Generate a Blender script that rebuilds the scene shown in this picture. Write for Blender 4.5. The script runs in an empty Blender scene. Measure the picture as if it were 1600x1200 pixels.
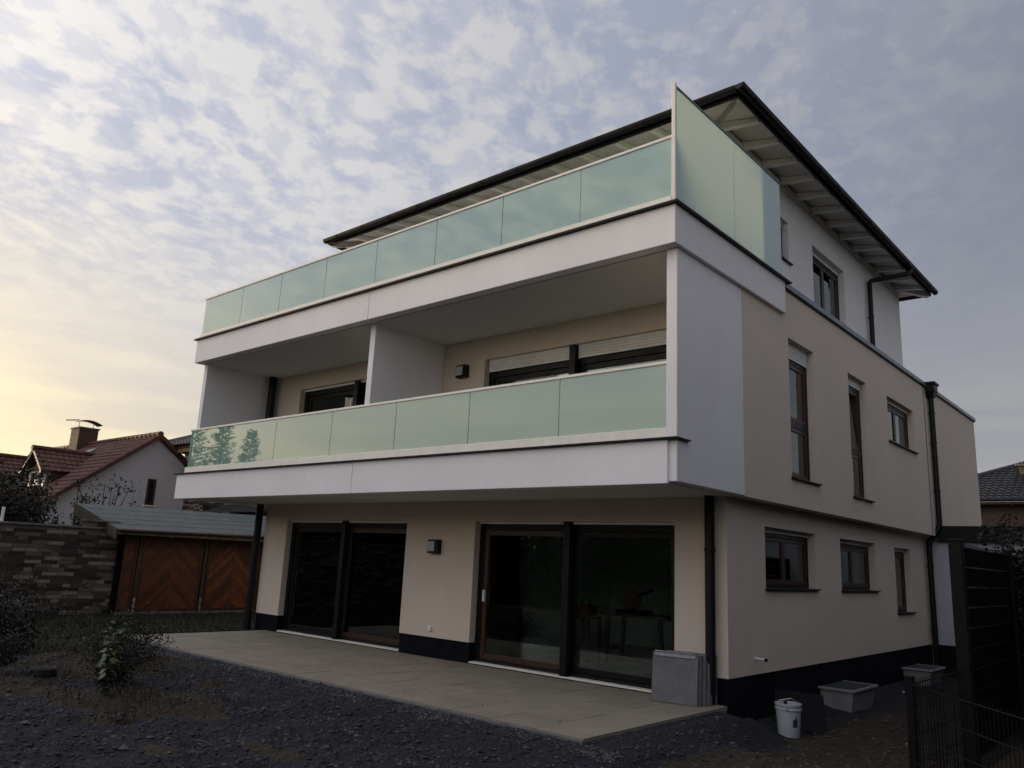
import bpy, math, random
import numpy as np
from mathutils import Vector, Matrix, noise as mnoise
R = math.radians
scene = bpy.context.scene
COL = scene.collection

# ------------------------------------------------------------------ camera
def cam_axes(yaw, pitch, roll):
    cy, sy, cp, sp = math.cos(yaw), math.sin(yaw), math.cos(pitch), math.sin(pitch)
    f = Vector((sy * cp, cy * cp, sp)); r = Vector((cy, -sy, 0)); u = r.cross(f)
    c, s = math.cos(roll), math.sin(roll)
    return r * c + u * s, u * c - r * s, f
cr, cu, cf = cam_axes(-0.722718, 0.219757, 0.047302)
CAM = Vector((4.672, -9.578, 1.6))
cd = bpy.data.cameras.new('camera'); cam = bpy.data.objects.new('camera', cd); COL.objects.link(cam)
cd.sensor_width = 36.0; cd.lens = 1238.93 / 1600 * 36; cd.clip_start = 0.05; cd.clip_end = 3000
mw = Matrix.Identity(4)
for i in range(3):
    mw[i][0] = cr[i]; mw[i][1] = cu[i]; mw[i][2] = -cf[i]; mw[i][3] = CAM[i]
cam.matrix_world = mw
scene.camera = cam

# ------------------------------------------------------------------ light
SUN_EL = R(4.0)
SUN_AZ = Vector((-1.0, -0.055, 0)).normalized()
SUN = Vector((SUN_AZ.x * math.cos(SUN_EL), SUN_AZ.y * math.cos(SUN_EL), math.sin(SUN_EL)))
sd = bpy.data.lights.new('sun', 'SUN'); so = bpy.data.objects.new('sun', sd); COL.objects.link(so)
sd.energy = 4.6; sd.angle = R(7.0); sd.color = (1.0, 0.74, 0.46)
so.rotation_euler = (-SUN).to_track_quat('-Z', 'Y').to_euler()
so.location = (-20, -4, 12)
scene.view_settings.view_transform = 'Standard'
scene.view_settings.look = 'None'
scene.view_settings.exposure = 0.84
scene.view_settings.gamma = 1.0
scene.view_settings.use_curve_mapping = False
scene.render.engine = 'CYCLES'
scene.cycles.max_bounces = 8
scene.cycles.transparent_max_bounces = 12

class NT:
    """tiny helper round a node tree"""
    def __init__(s, nt): s.nt = nt; nt.nodes.clear()
    def n(s, typ, ins=None, **props):
        nd = s.nt.nodes.new(typ)
        for k, v in props.items(): setattr(nd, k, v)
        if ins:
            for k, v in ins.items():
                sock = nd.inputs[k]
                if isinstance(v, bpy.types.NodeSocket): s.nt.links.new(v, sock)
                else: sock.default_value = v
        return nd
    def m(s, op, a, b=0.0, c=None, clamp=False):
        ins = {0: a, 1: b}
        if c is not None: ins[2] = c
        return s.n('ShaderNodeMath', ins, operation=op, use_clamp=clamp).outputs[0]
    def vm(s, op, a, b=(0, 0, 0), out=0):
        return s.n('ShaderNodeVectorMath', {0: a, 1: b}, operation=op).outputs[out]
    def ramp(s, v, a, b, c=0.0, d=1.0, smooth=True):
        return s.n('ShaderNodeMapRange', {0: v, 1: a, 2: b, 3: c, 4: d}, interpolation_type='SMOOTHSTEP' if smooth else 'LINEAR').outputs[0]
    def mix(s, f, a, b, blend='MIX'):
        nd = s.nt.nodes.new('ShaderNodeMix'); nd.data_type = 'RGBA'; nd.blend_type = blend; nd.clamp_factor = True
        for idx, v in ((0, f), (6, a), (7, b)):
            if isinstance(v, bpy.types.NodeSocket): s.nt.links.new(v, nd.inputs[idx])
            else: nd.inputs[idx].default_value = v if idx == 0 else ((*v, 1) if len(v) == 3 else v)
        return nd.outputs[2]
    def noise(s, vec, scale, detail=4, rough=0.55, dist=0.0):
        return s.n('ShaderNodeTexNoise', {'Vector': vec, 'Scale': scale, 'Detail': detail, 'Roughness': rough, 'Distortion': dist}).outputs[0]

world = bpy.data.worlds.new('World'); scene.world = world; world.use_nodes = True
w = NT(world.node_tree)
sky = w.n('ShaderNodeTexSky', sky_type='NISHITA', sun_disc=False)
sky.sun_elevation = SUN_EL
sky.sun_rotation = math.atan2(SUN_AZ.x, SUN_AZ.y)
sky.air_density = 1.0; sky.dust_density = 2.0; sky.ozone_density = 1.0
tc = w.n('ShaderNodeTexCoord').outputs['Generated']
nrm = w.vm('NORMALIZE', tc)
sep = w.n('ShaderNodeSeparateXYZ', {0: nrm})
dz = w.m('MAXIMUM', sep.outputs[2], 0.0)
sund = w.vm('DOT_PRODUCT', nrm, tuple(SUN), out=1)                  # cosine to the sun
broad = w.vm('DOT_PRODUCT', nrm, tuple(Vector((-0.80, -0.52, 0.30)).normalized()), out=1)   # the whole south-western sky is bright
sunf = w.ramp(broad, -0.25, 0.72, 0, 1, False)
den = w.m('ADD', dz, 0.16)
px_ = w.m('DIVIDE', sep.outputs[0], den); py_ = w.m('DIVIDE', sep.outputs[1], den)
pl = w.n('ShaderNodeCombineXYZ', {0: px_, 1: py_, 2: 0.0}).outputs[0]
turn = w.n('ShaderNodeMapping', {'Vector': pl, 'Rotation': (0, 0, R(-23))}).outputs[0]      # cloud streets run this way
rot = w.n('ShaderNodeMapping', {'Vector': turn, 'Scale': (1.0, 0.48, 1)}).outputs[0]
warp = w.n('ShaderNodeTexNoise', {'Vector': rot, 'Scale': 2.4, 'Detail': 3.0, 'Roughness': 0.5})
wv = w.vm('SUBTRACT', warp.outputs[1], (0.5, 0.5, 0.5)); wv = w.n('ShaderNodeVectorMath', {0: wv, 3: 0.16}, operation='SCALE').outputs[0]
p2 = w.vm('ADD', rot, wv)
pl2 = w.vm('ADD', w.n('ShaderNodeMapping', {'Vector': turn, 'Scale': (1.0, 0.85, 1)}).outputs[0], wv)
puff = w.noise(pl2, 17.0, 5, 0.58, 0.0)
rows = w.noise(p2, 10.0, 3, 0.5, 0.0)
big = w.noise(pl, 0.75, 3, 0.5, 0.0)
c1 = w.m('MULTIPLY', w.ramp(puff, 0.40, 0.64), 0.74)
c2 = w.m('MULTIPLY', w.ramp(rows, 0.38, 0.62), 0.46)
c3 = w.m('ADD', w.m('ADD', c1, c2), w.ramp(big, 0.35, 0.75, -0.30, 0.30))
low = w.ramp(dz, 0.02, 0.5, 1.0, 0.0)
cov = w.m('MULTIPLY', c3, w.m('SUBTRACT', 1.0, w.m('MULTIPLY', low, 0.25)), clamp=True)
# colours: clear air between the clouds and the cloud itself, both by angle to the sun
blue = w.mix(sunf, (0.158, 0.172, 0.214), (0.312, 0.342, 0.450))
cl_far = (0.176, 0.187, 0.222); cl_near = (0.555, 0.542, 0.54)
clc = w.mix(sunf, cl_far, cl_near)
veil = w.ramp(dz, 0.15, 0.46)                                        # low down the puffs melt into one veil
thin = w.m('ADD', w.m('MULTIPLY', w.m('SUBTRACT', cov, 0.62), w.m('ADD', w.m('MULTIPLY', veil, 0.80), 0.16)), 0.62, clamp=True)
upper = w.mix(thin, blue, clc)
# banded stratus low down, warm towards the sunset
st = w.n('ShaderNodeMapping', {'Vector': nrm, 'Scale': (1.6, 1.6, 13.0)}).outputs[0]
band = w.noise(st, 2.2, 5, 0.55, 0.4)
warm_near = w.mix(w.ramp(band, 0.35, 0.65), (0.53, 0.48, 0.38), (0.72, 0.62, 0.41))
warm_far = w.mix(w.ramp(band, 0.35, 0.65), (0.235, 0.236, 0.25), (0.295, 0.288, 0.28))
s2 = w.m('POWER', sunf, 1.6)
lowc = w.mix(s2, warm_far, warm_near)
lowf = w.ramp(dz, 0.0, 0.42, 1.0, 0.0)
lowf = w.m('POWER', lowf, 1.1)
skyc = w.mix(lowf, upper, lowc)
# glow round the hidden sun
gl = w.m('POWER', w.m('MAXIMUM', sund, 0.0), 14.0)
skyc = w.mix(w.m('MULTIPLY', gl, 0.34), skyc, (0.95, 0.76, 0.36))
# gain added to the unseen southern sky to lift the light on the facades
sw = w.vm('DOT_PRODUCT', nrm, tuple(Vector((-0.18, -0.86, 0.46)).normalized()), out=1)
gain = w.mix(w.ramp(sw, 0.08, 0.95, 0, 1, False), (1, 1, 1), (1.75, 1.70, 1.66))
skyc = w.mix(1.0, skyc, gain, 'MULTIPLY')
b1 = w.n('ShaderNodeBackground', {0: sky.outputs[0], 1: 0.05})
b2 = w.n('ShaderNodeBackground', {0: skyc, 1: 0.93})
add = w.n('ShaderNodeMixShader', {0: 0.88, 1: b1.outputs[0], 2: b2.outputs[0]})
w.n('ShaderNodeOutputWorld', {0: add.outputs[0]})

# ------------------------------------------------------------------ materials
MATS = {}
def mat(name, col, rough=0.6, var=0.12, nscale=6.0, bump=0.0, bscale=60.0, metal=0.0, spec=0.5, col2=None, coat=0.0, obj_rand=0.0):
    if name in MATS: return MATS[name]
    m = bpy.data.materials.new(name); m.use_nodes = True; t = NT(m.node_tree)
    co = t.n('ShaderNodeTexCoord').outputs['Object']
    geo = t.n('ShaderNodeNewGeometry').outputs['Position']
    nz = t.noise(geo, nscale, 6, 0.6, 0.2)
    c2 = col2 or tuple(c * (1 - var * 2.2) for c in col)
    c = t.mix(t.ramp(nz, 0.3, 0.7), c2, col)
    if obj_rand:
        ri = t.n('ShaderNodeObjectInfo').outputs['Random']
        hs = t.n('ShaderNodeHueSaturation', {'Value': t.ramp(ri, 0, 1, 1 - obj_rand, 1 + obj_rand, False), 'Color': c}); c = hs.outputs[0]
    p = t.n('ShaderNodeBsdfPrincipled', {'Base Color': c, 'Metallic': metal, 'Specular IOR Level': spec, 'Coat Weight': coat})
    rn = t.noise(geo, nscale * 2.3, 4, 0.6)
    t.nt.links.new(t.ramp(rn, 0.3, 0.7, max(rough - 0.1, 0.03), min(rough + 0.08, 1)), p.inputs['Roughness'])
    if bump:
        b = t.n('ShaderNodeBump', {'Strength': 0.6, 'Distance': bump, 'Height': t.noise(geo, bscale, 5, 0.65)})
        t.nt.links.new(b.outputs[0], p.inputs['Normal'])
    t.n('ShaderNodeOutputMaterial', {0: p.outputs[0]})
    MATS[name] = m; return m

def plaster(name, col):
    if name in MATS: return MATS[name]
    m = bpy.data.materials.new(name); m.use_nodes = True; t = NT(m.node_tree)
    geo = t.n('ShaderNodeNewGeometry').outputs['Position']
    big = t.ramp(t.noise(geo, 0.7, 4, 0.6), 0.3, 0.7)
    streak = t.ramp(t.noise(t.n('ShaderNodeMapping', {'Vector': geo, 'Scale': (5, 5, 0.5)}).outputs[0], 1.5, 5, 0.6), 0.35, 0.75)
    grain = t.noise(geo, 260, 3, 0.7)
    c = t.mix(big, tuple(x * 0.93 for x in col), col)
    c = t.mix(t.m('MULTIPLY', streak, 0.25), c, tuple(x * 0.86 for x in col))
    c = t.mix(t.ramp(grain, 0.3, 0.5, 0.10, 0.0), c, tuple(x * 0.6 for x in col))
    b = t.n('ShaderNodeBump', {'Strength': 0.35, 'Distance': 0.002, 'Height': grain})
    b2 = t.n('ShaderNodeBump', {'Strength': 0.25, 'Distance': 0.01, 'Height': t.noise(geo, 2.2, 2, 0.5), 'Normal': b.outputs[0]})
    p = t.n('ShaderNodeBsdfPrincipled', {'Base Color': c, 'Roughness': 0.92, 'Specular IOR Level': 0.2, 'Normal': b2.outputs[0]})
    t.n('ShaderNodeOutputMaterial', {0: p.outputs[0]})
    MATS[name] = m; return m

def glass_window():
    m = bpy.data.materials.new('window_glass'); m.use_nodes = True; t = NT(m.node_tree)
    geo = t.n('ShaderNodeNewGeometry').outputs['Position']
    b = t.n('ShaderNodeBump', {'Strength': 0.15, 'Distance': 0.004, 'Height': t.noise(geo, 1.3, 2, 0.5)})
    fr = t.n('ShaderNodeFresnel', {'IOR': 1.55, 'Normal': b.outputs[0]}).outputs[0]
    g = t.n('ShaderNodeBsdfGlossy', {'Color': (0.92, 0.97, 0.95, 1), 'Roughness': 0.012, 'Normal': b.outputs[0]})
    tr = t.n('ShaderNodeBsdfTransparent', {'Color': (0.80, 0.86, 0.82, 1)})
    mx = t.n('ShaderNodeMixShader', {0: t.m('MULTIPLY', fr, 1.25, clamp=True), 1: tr.outputs[0], 2: g.outputs[0]})
    t.n('ShaderNodeOutputMaterial', {0: mx.outputs[0]}); return m

def glass_frosted():
    m = bpy.data.materials.new('frosted_glass'); m.use_nodes = True; t = NT(m.node_tree)
    geo = t.n('ShaderNodeNewGeometry').outputs['Position']
    nz = t.ramp(t.noise(geo, 1.1, 4, 0.6), 0.3, 0.7)
    c = t.mix(nz, (0.29, 0.49, 0.41), (0.315, 0.52, 0.435))
    d = t.n('ShaderNodeBsdfDiffuse', {'Color': c})
    tl = t.n('ShaderNodeBsdfTranslucent', {'Color': (0.90, 1.0, 0.96, 1)})
    body = t.n('ShaderNodeMixShader', {0: 0.5, 1: d.outputs[0], 2: tl.outputs[0]})
    fr = t.n('ShaderNodeFresnel', {'IOR': 1.52}).outputs[0]
    g = t.n('ShaderNodeBsdfGlossy', {'Color': (1, 1, 1, 1), 'Roughness': 0.02})
    mx = t.n('ShaderNodeMixShader', {0: t.m('MULTIPLY', fr, 2.1, clamp=True), 1: body.outputs[0], 2: g.outputs[0]})
    t.n('ShaderNodeOutputMaterial', {0: mx.outputs[0]}); return m

M_WHITE = plaster('white_plaster', (0.86, 0.84, 0.845))
M_TAN = plaster('beige_plaster', (0.68, 0.59, 0.495))
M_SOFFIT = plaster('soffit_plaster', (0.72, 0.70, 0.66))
M_PLINTH = mat('plinth_coating', (0.006, 0.007, 0.012), 0.8, 0.2, 3, 0.002, 150, spec=0.12)
M_ANTH = mat('anthracite_metal', (0.007, 0.008, 0.010), 0.5, 0.1, 4, spec=0.28)
M_FRAME = mat('dark_frame', (0.005, 0.0055, 0.006), 0.45, 0.1, 5, spec=0.25)
M_WOODF = mat('brown_wood_frame', (0.055, 0.020, 0.009), 0.45, 0.25, 14)
M_RAIL = mat('brushed_aluminium', (0.86, 0.82, 0.75), 0.42, 0.04, 8)
M_SHUT = mat('shutter_white', (0.80, 0.79, 0.77), 0.55, 0.06, 4)
M_GLASS = glass_window(); M_FROST = glass_frosted()
M_TIMBER = mat('cream_painted_timber', (0.80, 0.775, 0.71), 0.6, 0.06, 3)
M_SOFB = mat('soffit_boards', (0.58, 0.565, 0.52), 0.65, 0.06, 3)
M_COPING = mat('zinc_coping', (0.17, 0.20, 0.235), 0.38, 0.1, 3, metal=0.3)
M_TILE = mat('terrace_stone', (0.24, 0.21, 0.165), 0.8, 0.10, 2.2, 0.0015, 120, col2=(0.195, 0.17, 0.13), obj_rand=0.06)
M_MORTAR = mat('mortar', (0.10, 0.095, 0.09), 0.9, 0.2, 20, 0.003, 90)
M_CONC = mat('concrete', (0.16, 0.155, 0.15), 0.85, 0.2, 4, 0.003, 60)
M_LAMP = mat('lamp_diffuser', (0.42, 0.42, 0.42), 0.4, 0.05, 5)
M_DARKROOM = mat('room_wall', (0.74, 0.77, 0.70), 0.9, 0.1, 2)
M_ROOMFLOOR = mat('room_screed', (0.48, 0.48, 0.47), 0.8, 0.2, 2)
BRICKC = [mat('brick_%s' % n, tuple(q * .72 for q in c), 0.85, 0.2, 18, 0.002, 120) for n, c in
          (('grey', (0.16, 0.135, 0.115)), ('brown', (0.062, 0.040, 0.030)), ('charcoal', (0.028, 0.024, 0.023)), ('pale', (0.31, 0.27, 0.23)), ('umber', (0.095, 0.066, 0.050)))]
BRICKP = [mat('clinker_%s' % n, c, 0.85, 0.2, 18, 0.002, 120) for n, c in
          (('cream', (0.30, 0.26, 0.22)), ('rust', (0.10, 0.05, 0.038)), ('dark', (0.05, 0.035, 0.03)))]
M_FENCEW = [mat('stained_board_%s' % n, c, 0.6, 0.22, 9, 0.002, 50) for n, c in
            (('mahogany', (0.088, 0.0215, 0.006)), ('russet', (0.115, 0.030, 0.0075)), ('deep', (0.060, 0.015, 0.005)))]
M_ORANGEW = mat('fresh_stained_board', (0.18, 0.050, 0.010), 0.55, 0.22, 9, 0.002, 50)
M_ROOFRED = mat('red_clay_tile', (0.105, 0.036, 0.024), 0.75, 0.25, 2.5, 0.004, 30)
M_ROOFDK = mat('dark_glazed_tile', (0.035, 0.036, 0.04), 0.4, 0.15, 2.5)
M_FELT = mat('mineral_felt', (0.075, 0.095, 0.098), 0.8, 0.15, 3, 0.002, 120)
M_PLANKY = mat('weathered_plank', (0.085, 0.072, 0.045), 0.8, 0.25, 9)
M_PLANKO = mat('oiled_plank', (0.30, 0.20, 0.09), 0.7, 0.2, 9)
M_LEAF = [mat('leaf_%s' % n, c, 0.6, 0.3, 9) for n, c in (('dark', (0.011, 0.018, 0.007)), ('mid', (0.016, 0.025, 0.009)), ('olive', (0.034, 0.037, 0.013)), ('rusty', (0.032, 0.018, 0.009)))]
M_FRESH = mat('fresh_leaf', (0.055, 0.098, 0.020), 0.5, 0.3, 12)
M_STEM = mat('stem', (0.05, 0.05, 0.022), 0.7, 0.2, 12)
M_BARK = mat('bark', (0.04, 0.03, 0.022), 0.9, 0.3, 12, 0.01, 20)
M_GRASS = mat('grass', (0.013, 0.017, 0.006), 0.7, 0.3, 5)
M_DRY = mat('dry_grass', (0.075, 0.055, 0.030), 0.8, 0.3, 5)
M_STONE = [mat('gravel_%s' % n, c, 0.8, 0.2, 40) for n, c in (('slate', (0.031, 0.033, 0.042)), ('pale', (0.085, 0.085, 0.095)), ('dark', (0.012, 0.013, 0.018)))]
M_SANDST = mat('sandy_clod', (0.080, 0.060, 0.040), 0.9, 0.2, 20)
M_BUCKET = mat('white_plastic', (0.42, 0.45, 0.50), 0.45, 0.05, 5)
M_BLACKP = mat('black_plastic', (0.008, 0.008, 0.010), 0.7, 0.1, 5, spec=0.15)
M_WELL = mat('grey_plastic', (0.30, 0.31, 0.31), 0.5, 0.1, 5)
M_GRATE = mat('grate_cover', (0.075, 0.085, 0.10), 0.5, 0.1, 30)
M_STEEL = mat('galvanised_steel', (0.5, 0.5, 0.5), 0.35, 0.1, 5, metal=0.9)
M_WHITEW = plaster('white_render', (0.50, 0.50, 0.54))
M_GARAGE = plaster('garage_render', (0.42, 0.44, 0.50))
M_SLAB = mat('slab_grey', (0.145, 0.145, 0.15), 0.8, 0.12, 6, 0.001, 150, obj_rand=0.12)
M_FOAM = mat('polystyrene', (0.34, 0.34, 0.37), 0.8, 0.1, 20)
M_TRIM = mat('dark_trim_wood', (0.05, 0.028, 0.018), 0.6, 0.2, 9)
M_ORANGE = mat('orange_plastic', (0.12, 0.03, 0.012), 0.5, 0.1, 9)
M_PRINT = mat('label_print', (0.03, 0.04, 0.05), 0.6, 0.1, 9)
M_CURT = mat('curtain', (0.55, 0.56, 0.55), 0.8, 0.06, 9)

# ------------------------------------------------------------------ mesh helpers
class MB:
    def __init__(s): s.v = []; s.f = []
    def quad(s, *p):
        i = len(s.v); s.v += [tuple(q) for q in p]; s.f.append(tuple(range(i, i + len(p)))); return s
    def box(s, x0, x1, y0, y1, z0, z1):
        if x0 > x1: x0, x1 = x1, x0
        if y0 > y1: y0, y1 = y1, y0
        if z0 > z1: z0, z1 = z1, z0
        return s.hexa([(x0, y0, z0), (x1, y0, z0), (x1, y1, z0), (x0, y1, z0), (x0, y0, z1), (x1, y0, z1), (x1, y1, z1), (x0, y1, z1)])
    def hexa(s, p):
        i = len(s.v); s.v += [tuple(q) for q in p]
        s.f += [tuple(i + k for k in q) for q in ((3, 2, 1, 0), (4, 5, 6, 7), (0, 1, 5, 4), (1, 2, 6, 5), (2, 3, 7, 6), (3, 0, 4, 7))]
        return s
    def prism(s, pts, d):
        """closed outline pts extruded by the vector d"""
        n = len(pts); i = len(s.v); d = Vector(d)
        s.v += [tuple(p) for p in pts] + [tuple(Vector(p) + d) for p in pts]
        s.f.append(tuple(i + k for k in reversed(range(n)))); s.f.append(tuple(i + n + k for k in range(n)))
        for k in range(n): s.f.append((i + k, i + (k + 1) % n, i + n + (k + 1) % n, i + n + k))
        return s
    def bar(s, a, b, w_, h_, up=(0, 0, 1)):
        a = Vector(a); b = Vector(b); d = (b - a).normalized(); up = Vector(up)
        x = d.cross(up)
        if x.length < 1e-4: x = d.cross(Vector((1, 0, 0)))
        x.normalize(); u = x.cross(d)
        c = [a + x * (sx * w_ / 2) + u * (su * h_ / 2) for sx, su in ((-1, -1), (1, -1), (1, 1), (-1, 1))]
        e = [q + (b - a) for q in c]
        return s.hexa([c[0], c[1], e[1], e[0], c[3], c[2], e[2], e[3]])
    def tube(s, path, r, n=12, caps=True):
        path = [Vector(p) for p in path]; rs = r if isinstance(r, (list, tuple)) else [r] * len(path)
        base = len(s.v); prev = None
        for k, p in enumerate(path):
            if k == 0: d = path[1] - p
            elif k == len(path) - 1: d = p - path[k - 1]
            else: d = (path[k + 1] - p).normalized() + (p - path[k - 1]).normalized()
            d.normalize()
            x = d.cross(Vector((0, 0, 1))) if prev is None else prev - d * prev.dot(d)
            if x.length < 1e-3: x = d.cross(Vector((0, 1, 0)))
            x.normalize(); prev = x; u = d.cross(x)
            for j in range(n):
                a = 2 * math.pi * j / n
                s.v.append(tuple(p + (x * math.cos(a) + u * math.sin(a)) * rs[k]))
        for k in range(len(path) - 1):
            for j in range(n):
                a = base + k * n + j; b = base + k * n + (j + 1) % n
                s.f.append((a, b, b + n, a + n))
        if caps:
            s.f.append(tuple(base + j for j in reversed(range(n)))); s.f.append(tuple(base + (len(path) - 1) * n + j for j in range(n)))
        return s
    def lathe(s, prof, cx, cy, n=28, caps=False):
        b = len(s.v)
        for r, z in prof:
            for j in range(n):
                a = 2 * math.pi * j / n; s.v.append((cx + r * math.cos(a), cy + r * math.sin(a), z))
        for k in range(len(prof) - 1):
            for j in range(n):
                p = b + k * n + j; q = b + k * n + (j + 1) % n; s.f.append((p, q, q + n, p + n))
        if caps: s.f.append(tuple(b + j for j in reversed(range(n)))); s.f.append(tuple(b + (len(prof) - 1) * n + j for j in range(n)))
        return s
    def build(s, name, m, parent=None, bevel=0.0, smooth=False, seg=1):
        me = bpy.data.meshes.new(name); me.from_pydata(s.v, [], s.f); me.update()
        ms = m if isinstance(m, (list, tuple)) else [m]
        for q in ms: me.materials.append(q)
        o = bpy.data.objects.new(name, me); COL.objects.link(o)
        if parent: link(o, parent)
        if smooth:
            me.polygons.foreach_set('use_smooth', [True] * len(me.polygons))
            try: me.set_sharp_from_angle(angle=R(40))
            except Exception: pass
        if bevel:
            bv = o.modifiers.new('bevel', 'BEVEL'); bv.width = bevel; bv.segments = seg; bv.limit_method = 'ANGLE'; bv.angle_limit = R(40)
        return o

def link(o, parent):
    """parent o keeping the world coordinates its mesh was written in"""
    o.parent = parent
    o.matrix_parent_inverse = Matrix.Translation(-world_loc(parent))
def world_loc(o):
    return o.matrix_world.translation.copy() if o.parent is None and o.type == 'EMPTY' and False else _wl(o)
def _wl(o):
    l = Vector(o.location)
    if o.parent: l = l + _wl(o.parent) + o.matrix_parent_inverse.translation
    return l
def thing(name, label, cat, loc, group=None):
    o = bpy.data.objects.new(name, None); COL.objects.link(o); o.location = loc; o.empty_display_size = 0.3
    return tag(o, label, cat, group)
def tag(o, label=None, cat=None, group=None, kind=None):
    if label: o['label'] = label
    if cat: o['category'] = cat
    if group: o['group'] = group
    if kind: o['kind'] = kind
    return o
def inst(name, mesh, parent, loc, rot=None, scale=None):
    """an object sharing a mesh, placed at world loc under parent"""
    o = bpy.data.objects.new(name, mesh); COL.objects.link(o)
    o.location = loc
    if rot is not None: o.rotation_euler = rot
    if scale is not None: o.scale = scale
    if parent: o.parent = parent; o.matrix_parent_inverse = Matrix.Translation(-_wl(parent))
    return o
def mesh_of(mb, name, m):
    me = bpy.data.meshes.new(name); me.from_pydata(mb.v, [], mb.f); me.update()
    for q in (m if isinstance(m, (list, tuple)) else [m]): me.materials.append(q)
    return me

def holed_wall(axis, p0, p1, u0, u1, z0, z1, holes):
    """wall slab between planes p0 and p1 of axis ('x' or 'y'), running over u, with openings (u0,u1,z0,z1)"""
    us = sorted({u0, u1, *[h[0] for h in holes], *[h[1] for h in holes]}); us = [u for u in us if u0 <= u <= u1]
    zs = sorted({z0, z1, *[h[2] for h in holes], *[h[3] for h in holes]}); zs = [z for z in zs if z0 <= z <= z1]
    mb = MB(); P = (lambda p, u, z: (p, u, z)) if axis == 'x' else (lambda p, u, z: (u, p, z))
    def solid(i, j):
        if i < 0 or j < 0 or i >= len(us) - 1 or j >= len(zs) - 1: return False
        cu_, cz = (us[i] + us[i + 1]) / 2, (zs[j] + zs[j + 1]) / 2
        return not any(h[0] < cu_ < h[1] and h[2] < cz < h[3] for h in holes)
    for i in range(len(us) - 1):
        for j in range(len(zs) - 1):
            if not solid(i, j): continue
            a, b, c, d = us[i], us[i + 1], zs[j], zs[j + 1]
            for p in (p0, p1): mb.quad(P(p, a, c), P(p, b, c), P(p, b, d), P(p, a, d))
            if not solid(i - 1, j): mb.quad(P(p0, a, c), P(p1, a, c), P(p1, a, d), P(p0, a, d))
            if not solid(i + 1, j): mb.quad(P(p0, b, c), P(p1, b, c), P(p1, b, d), P(p0, b, d))
            if not solid(i, j - 1): mb.quad(P(p0, a, c), P(p0, b, c), P(p1, b, c), P(p1, a, c))
            if not solid(i, j + 1): mb.quad(P(p0, a, d), P(p0, b, d), P(p1, b, d), P(p1, a, d))
    me_v = {}; nv = []; nf = []
    for f in mb.f:
        g = []
        for k in f:
            key = tuple(round(c, 5) for c in mb.v[k])
            if key not in me_v: me_v[key] = len(nv); nv.append(mb.v[k])
            g.append(me_v[key])
        nf.append(tuple(g))
    mb.v, mb.f = nv, nf
    return mb

rnd = random.Random(7)
# ================================================================== SETTING: ground
def smooth(a, b, x):
    t = min(max((x - a) / (b - a), 0), 1); return t * t * (3 - 2 * t)
def nse(x, y, s, seed=0.0): return mnoise.noise(Vector((x * s, y * s, seed)))
def ground_h(x, y):
    side = smooth(-0.3, 0.25, x) * smooth(-2.2, -0.5, y)                  # the lower sandy strip beside the house
    h = -0.13 - 0.19 * side
    # gravel banked against the terrace
    if y < -2.5 and x < 0.6: h += 0.10 * smooth(-4.1, -3.1, y) * (1 - smooth(0.1, 0.9, x)) * smooth(-11.2, -10.2, x)
    d = math.hypot(x - 0.45, (y + 0.9) * 0.8); h += 0.0
    # sandy heaps on the left
    for cx, cy, hh, rx, ry in ((-5.9, -6.1, .17, .75, .5), (-4.5, -5.7, .10, .8, .45), (-4.2, -5.0, .10, .9, .5), (-7.4, -4.4, .16, 1.3, .8), (-2.2, -6.0, .05, .4, .3), (-1.0, -5.0, .05, .8, .35), (-6.8, -6.6, .12, .8, .5)):
        h += hh * math.exp(-((x - cx) / rx) ** 2 - ((y - cy) / ry) ** 2)
    rough = 1.0 if x > -12 else 0.4
    h += rough * (0.045 * nse(x, y, 0.9, 3) + 0.040 * nse(x, y, 2.7, 5) + 0.026 * abs(nse(x, y, 5.5, 9)) + 0.016 * nse(x, y, 11, 2) + 0.009 * nse(x, y, 19, 1))
    dx = max(-10.17 - x, x - 0.02, 0); dy = max(-3.07 - y, 0) if y < 0 else 0
    d = math.hypot(dx, dy)
    if y < 1.2 and x > -10.6:
        if x > 0.02 and y > -.25: d = math.hypot(dx, (y + .25))
        t_ = 1 - smooth(.16, .80, d); h = h * (1 - t_) + (-.035 + .014 * nse(x, y, 6, 3) + .010 * nse(x, y, 15, 5)) * t_
    if -10.10 < x < -0.04 and y > -2.98: h = -0.12
    if -10.7 < x < 0.3 and y > -0.3: h = min(h, -0.25)
    return h
def sand_mask(x, y):
    s = smooth(0.3, 1.2, x + 0.35 * nse(x, y, 1.3, 2)) * smooth(-3.6, -2.4, y + 0.5 * nse(x, y, 1.1, 4))
    for cx, cy, rx, ry in ((-5.9, -6.05, 1.0, .5), (-4.4, -5.65, 1.1, .42), (-4.2, -5.0, 1.0, .5), (-7.4, -4.4, 1.6, 1.1), (-2.2, -6.0, .3, .16), (-1.6, -5.3, .5, .14), (-5.2, -3.9, .35, .15), (-.2, -6.3, .35, .12)):
        q = ((x - cx) / rx) ** 2 + ((y - cy) / ry) ** 2 + 0.8 * nse(x, y, 2.3, 7) + 0.5 * nse(x, y, 7, 5)
        s = max(s, .85 * (1 - smooth(0.3, 1.5, q)))
    return s
def grass_mask(x, y):
    g = smooth(-9.7, -10.6, x) * smooth(-5.2, -3.6, y + .4 * nse(x, y, 1, 3))
    g = max(g, smooth(-8.2, -9.6, x + .5 * nse(x, y, .8, 2)))
    return g

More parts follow.
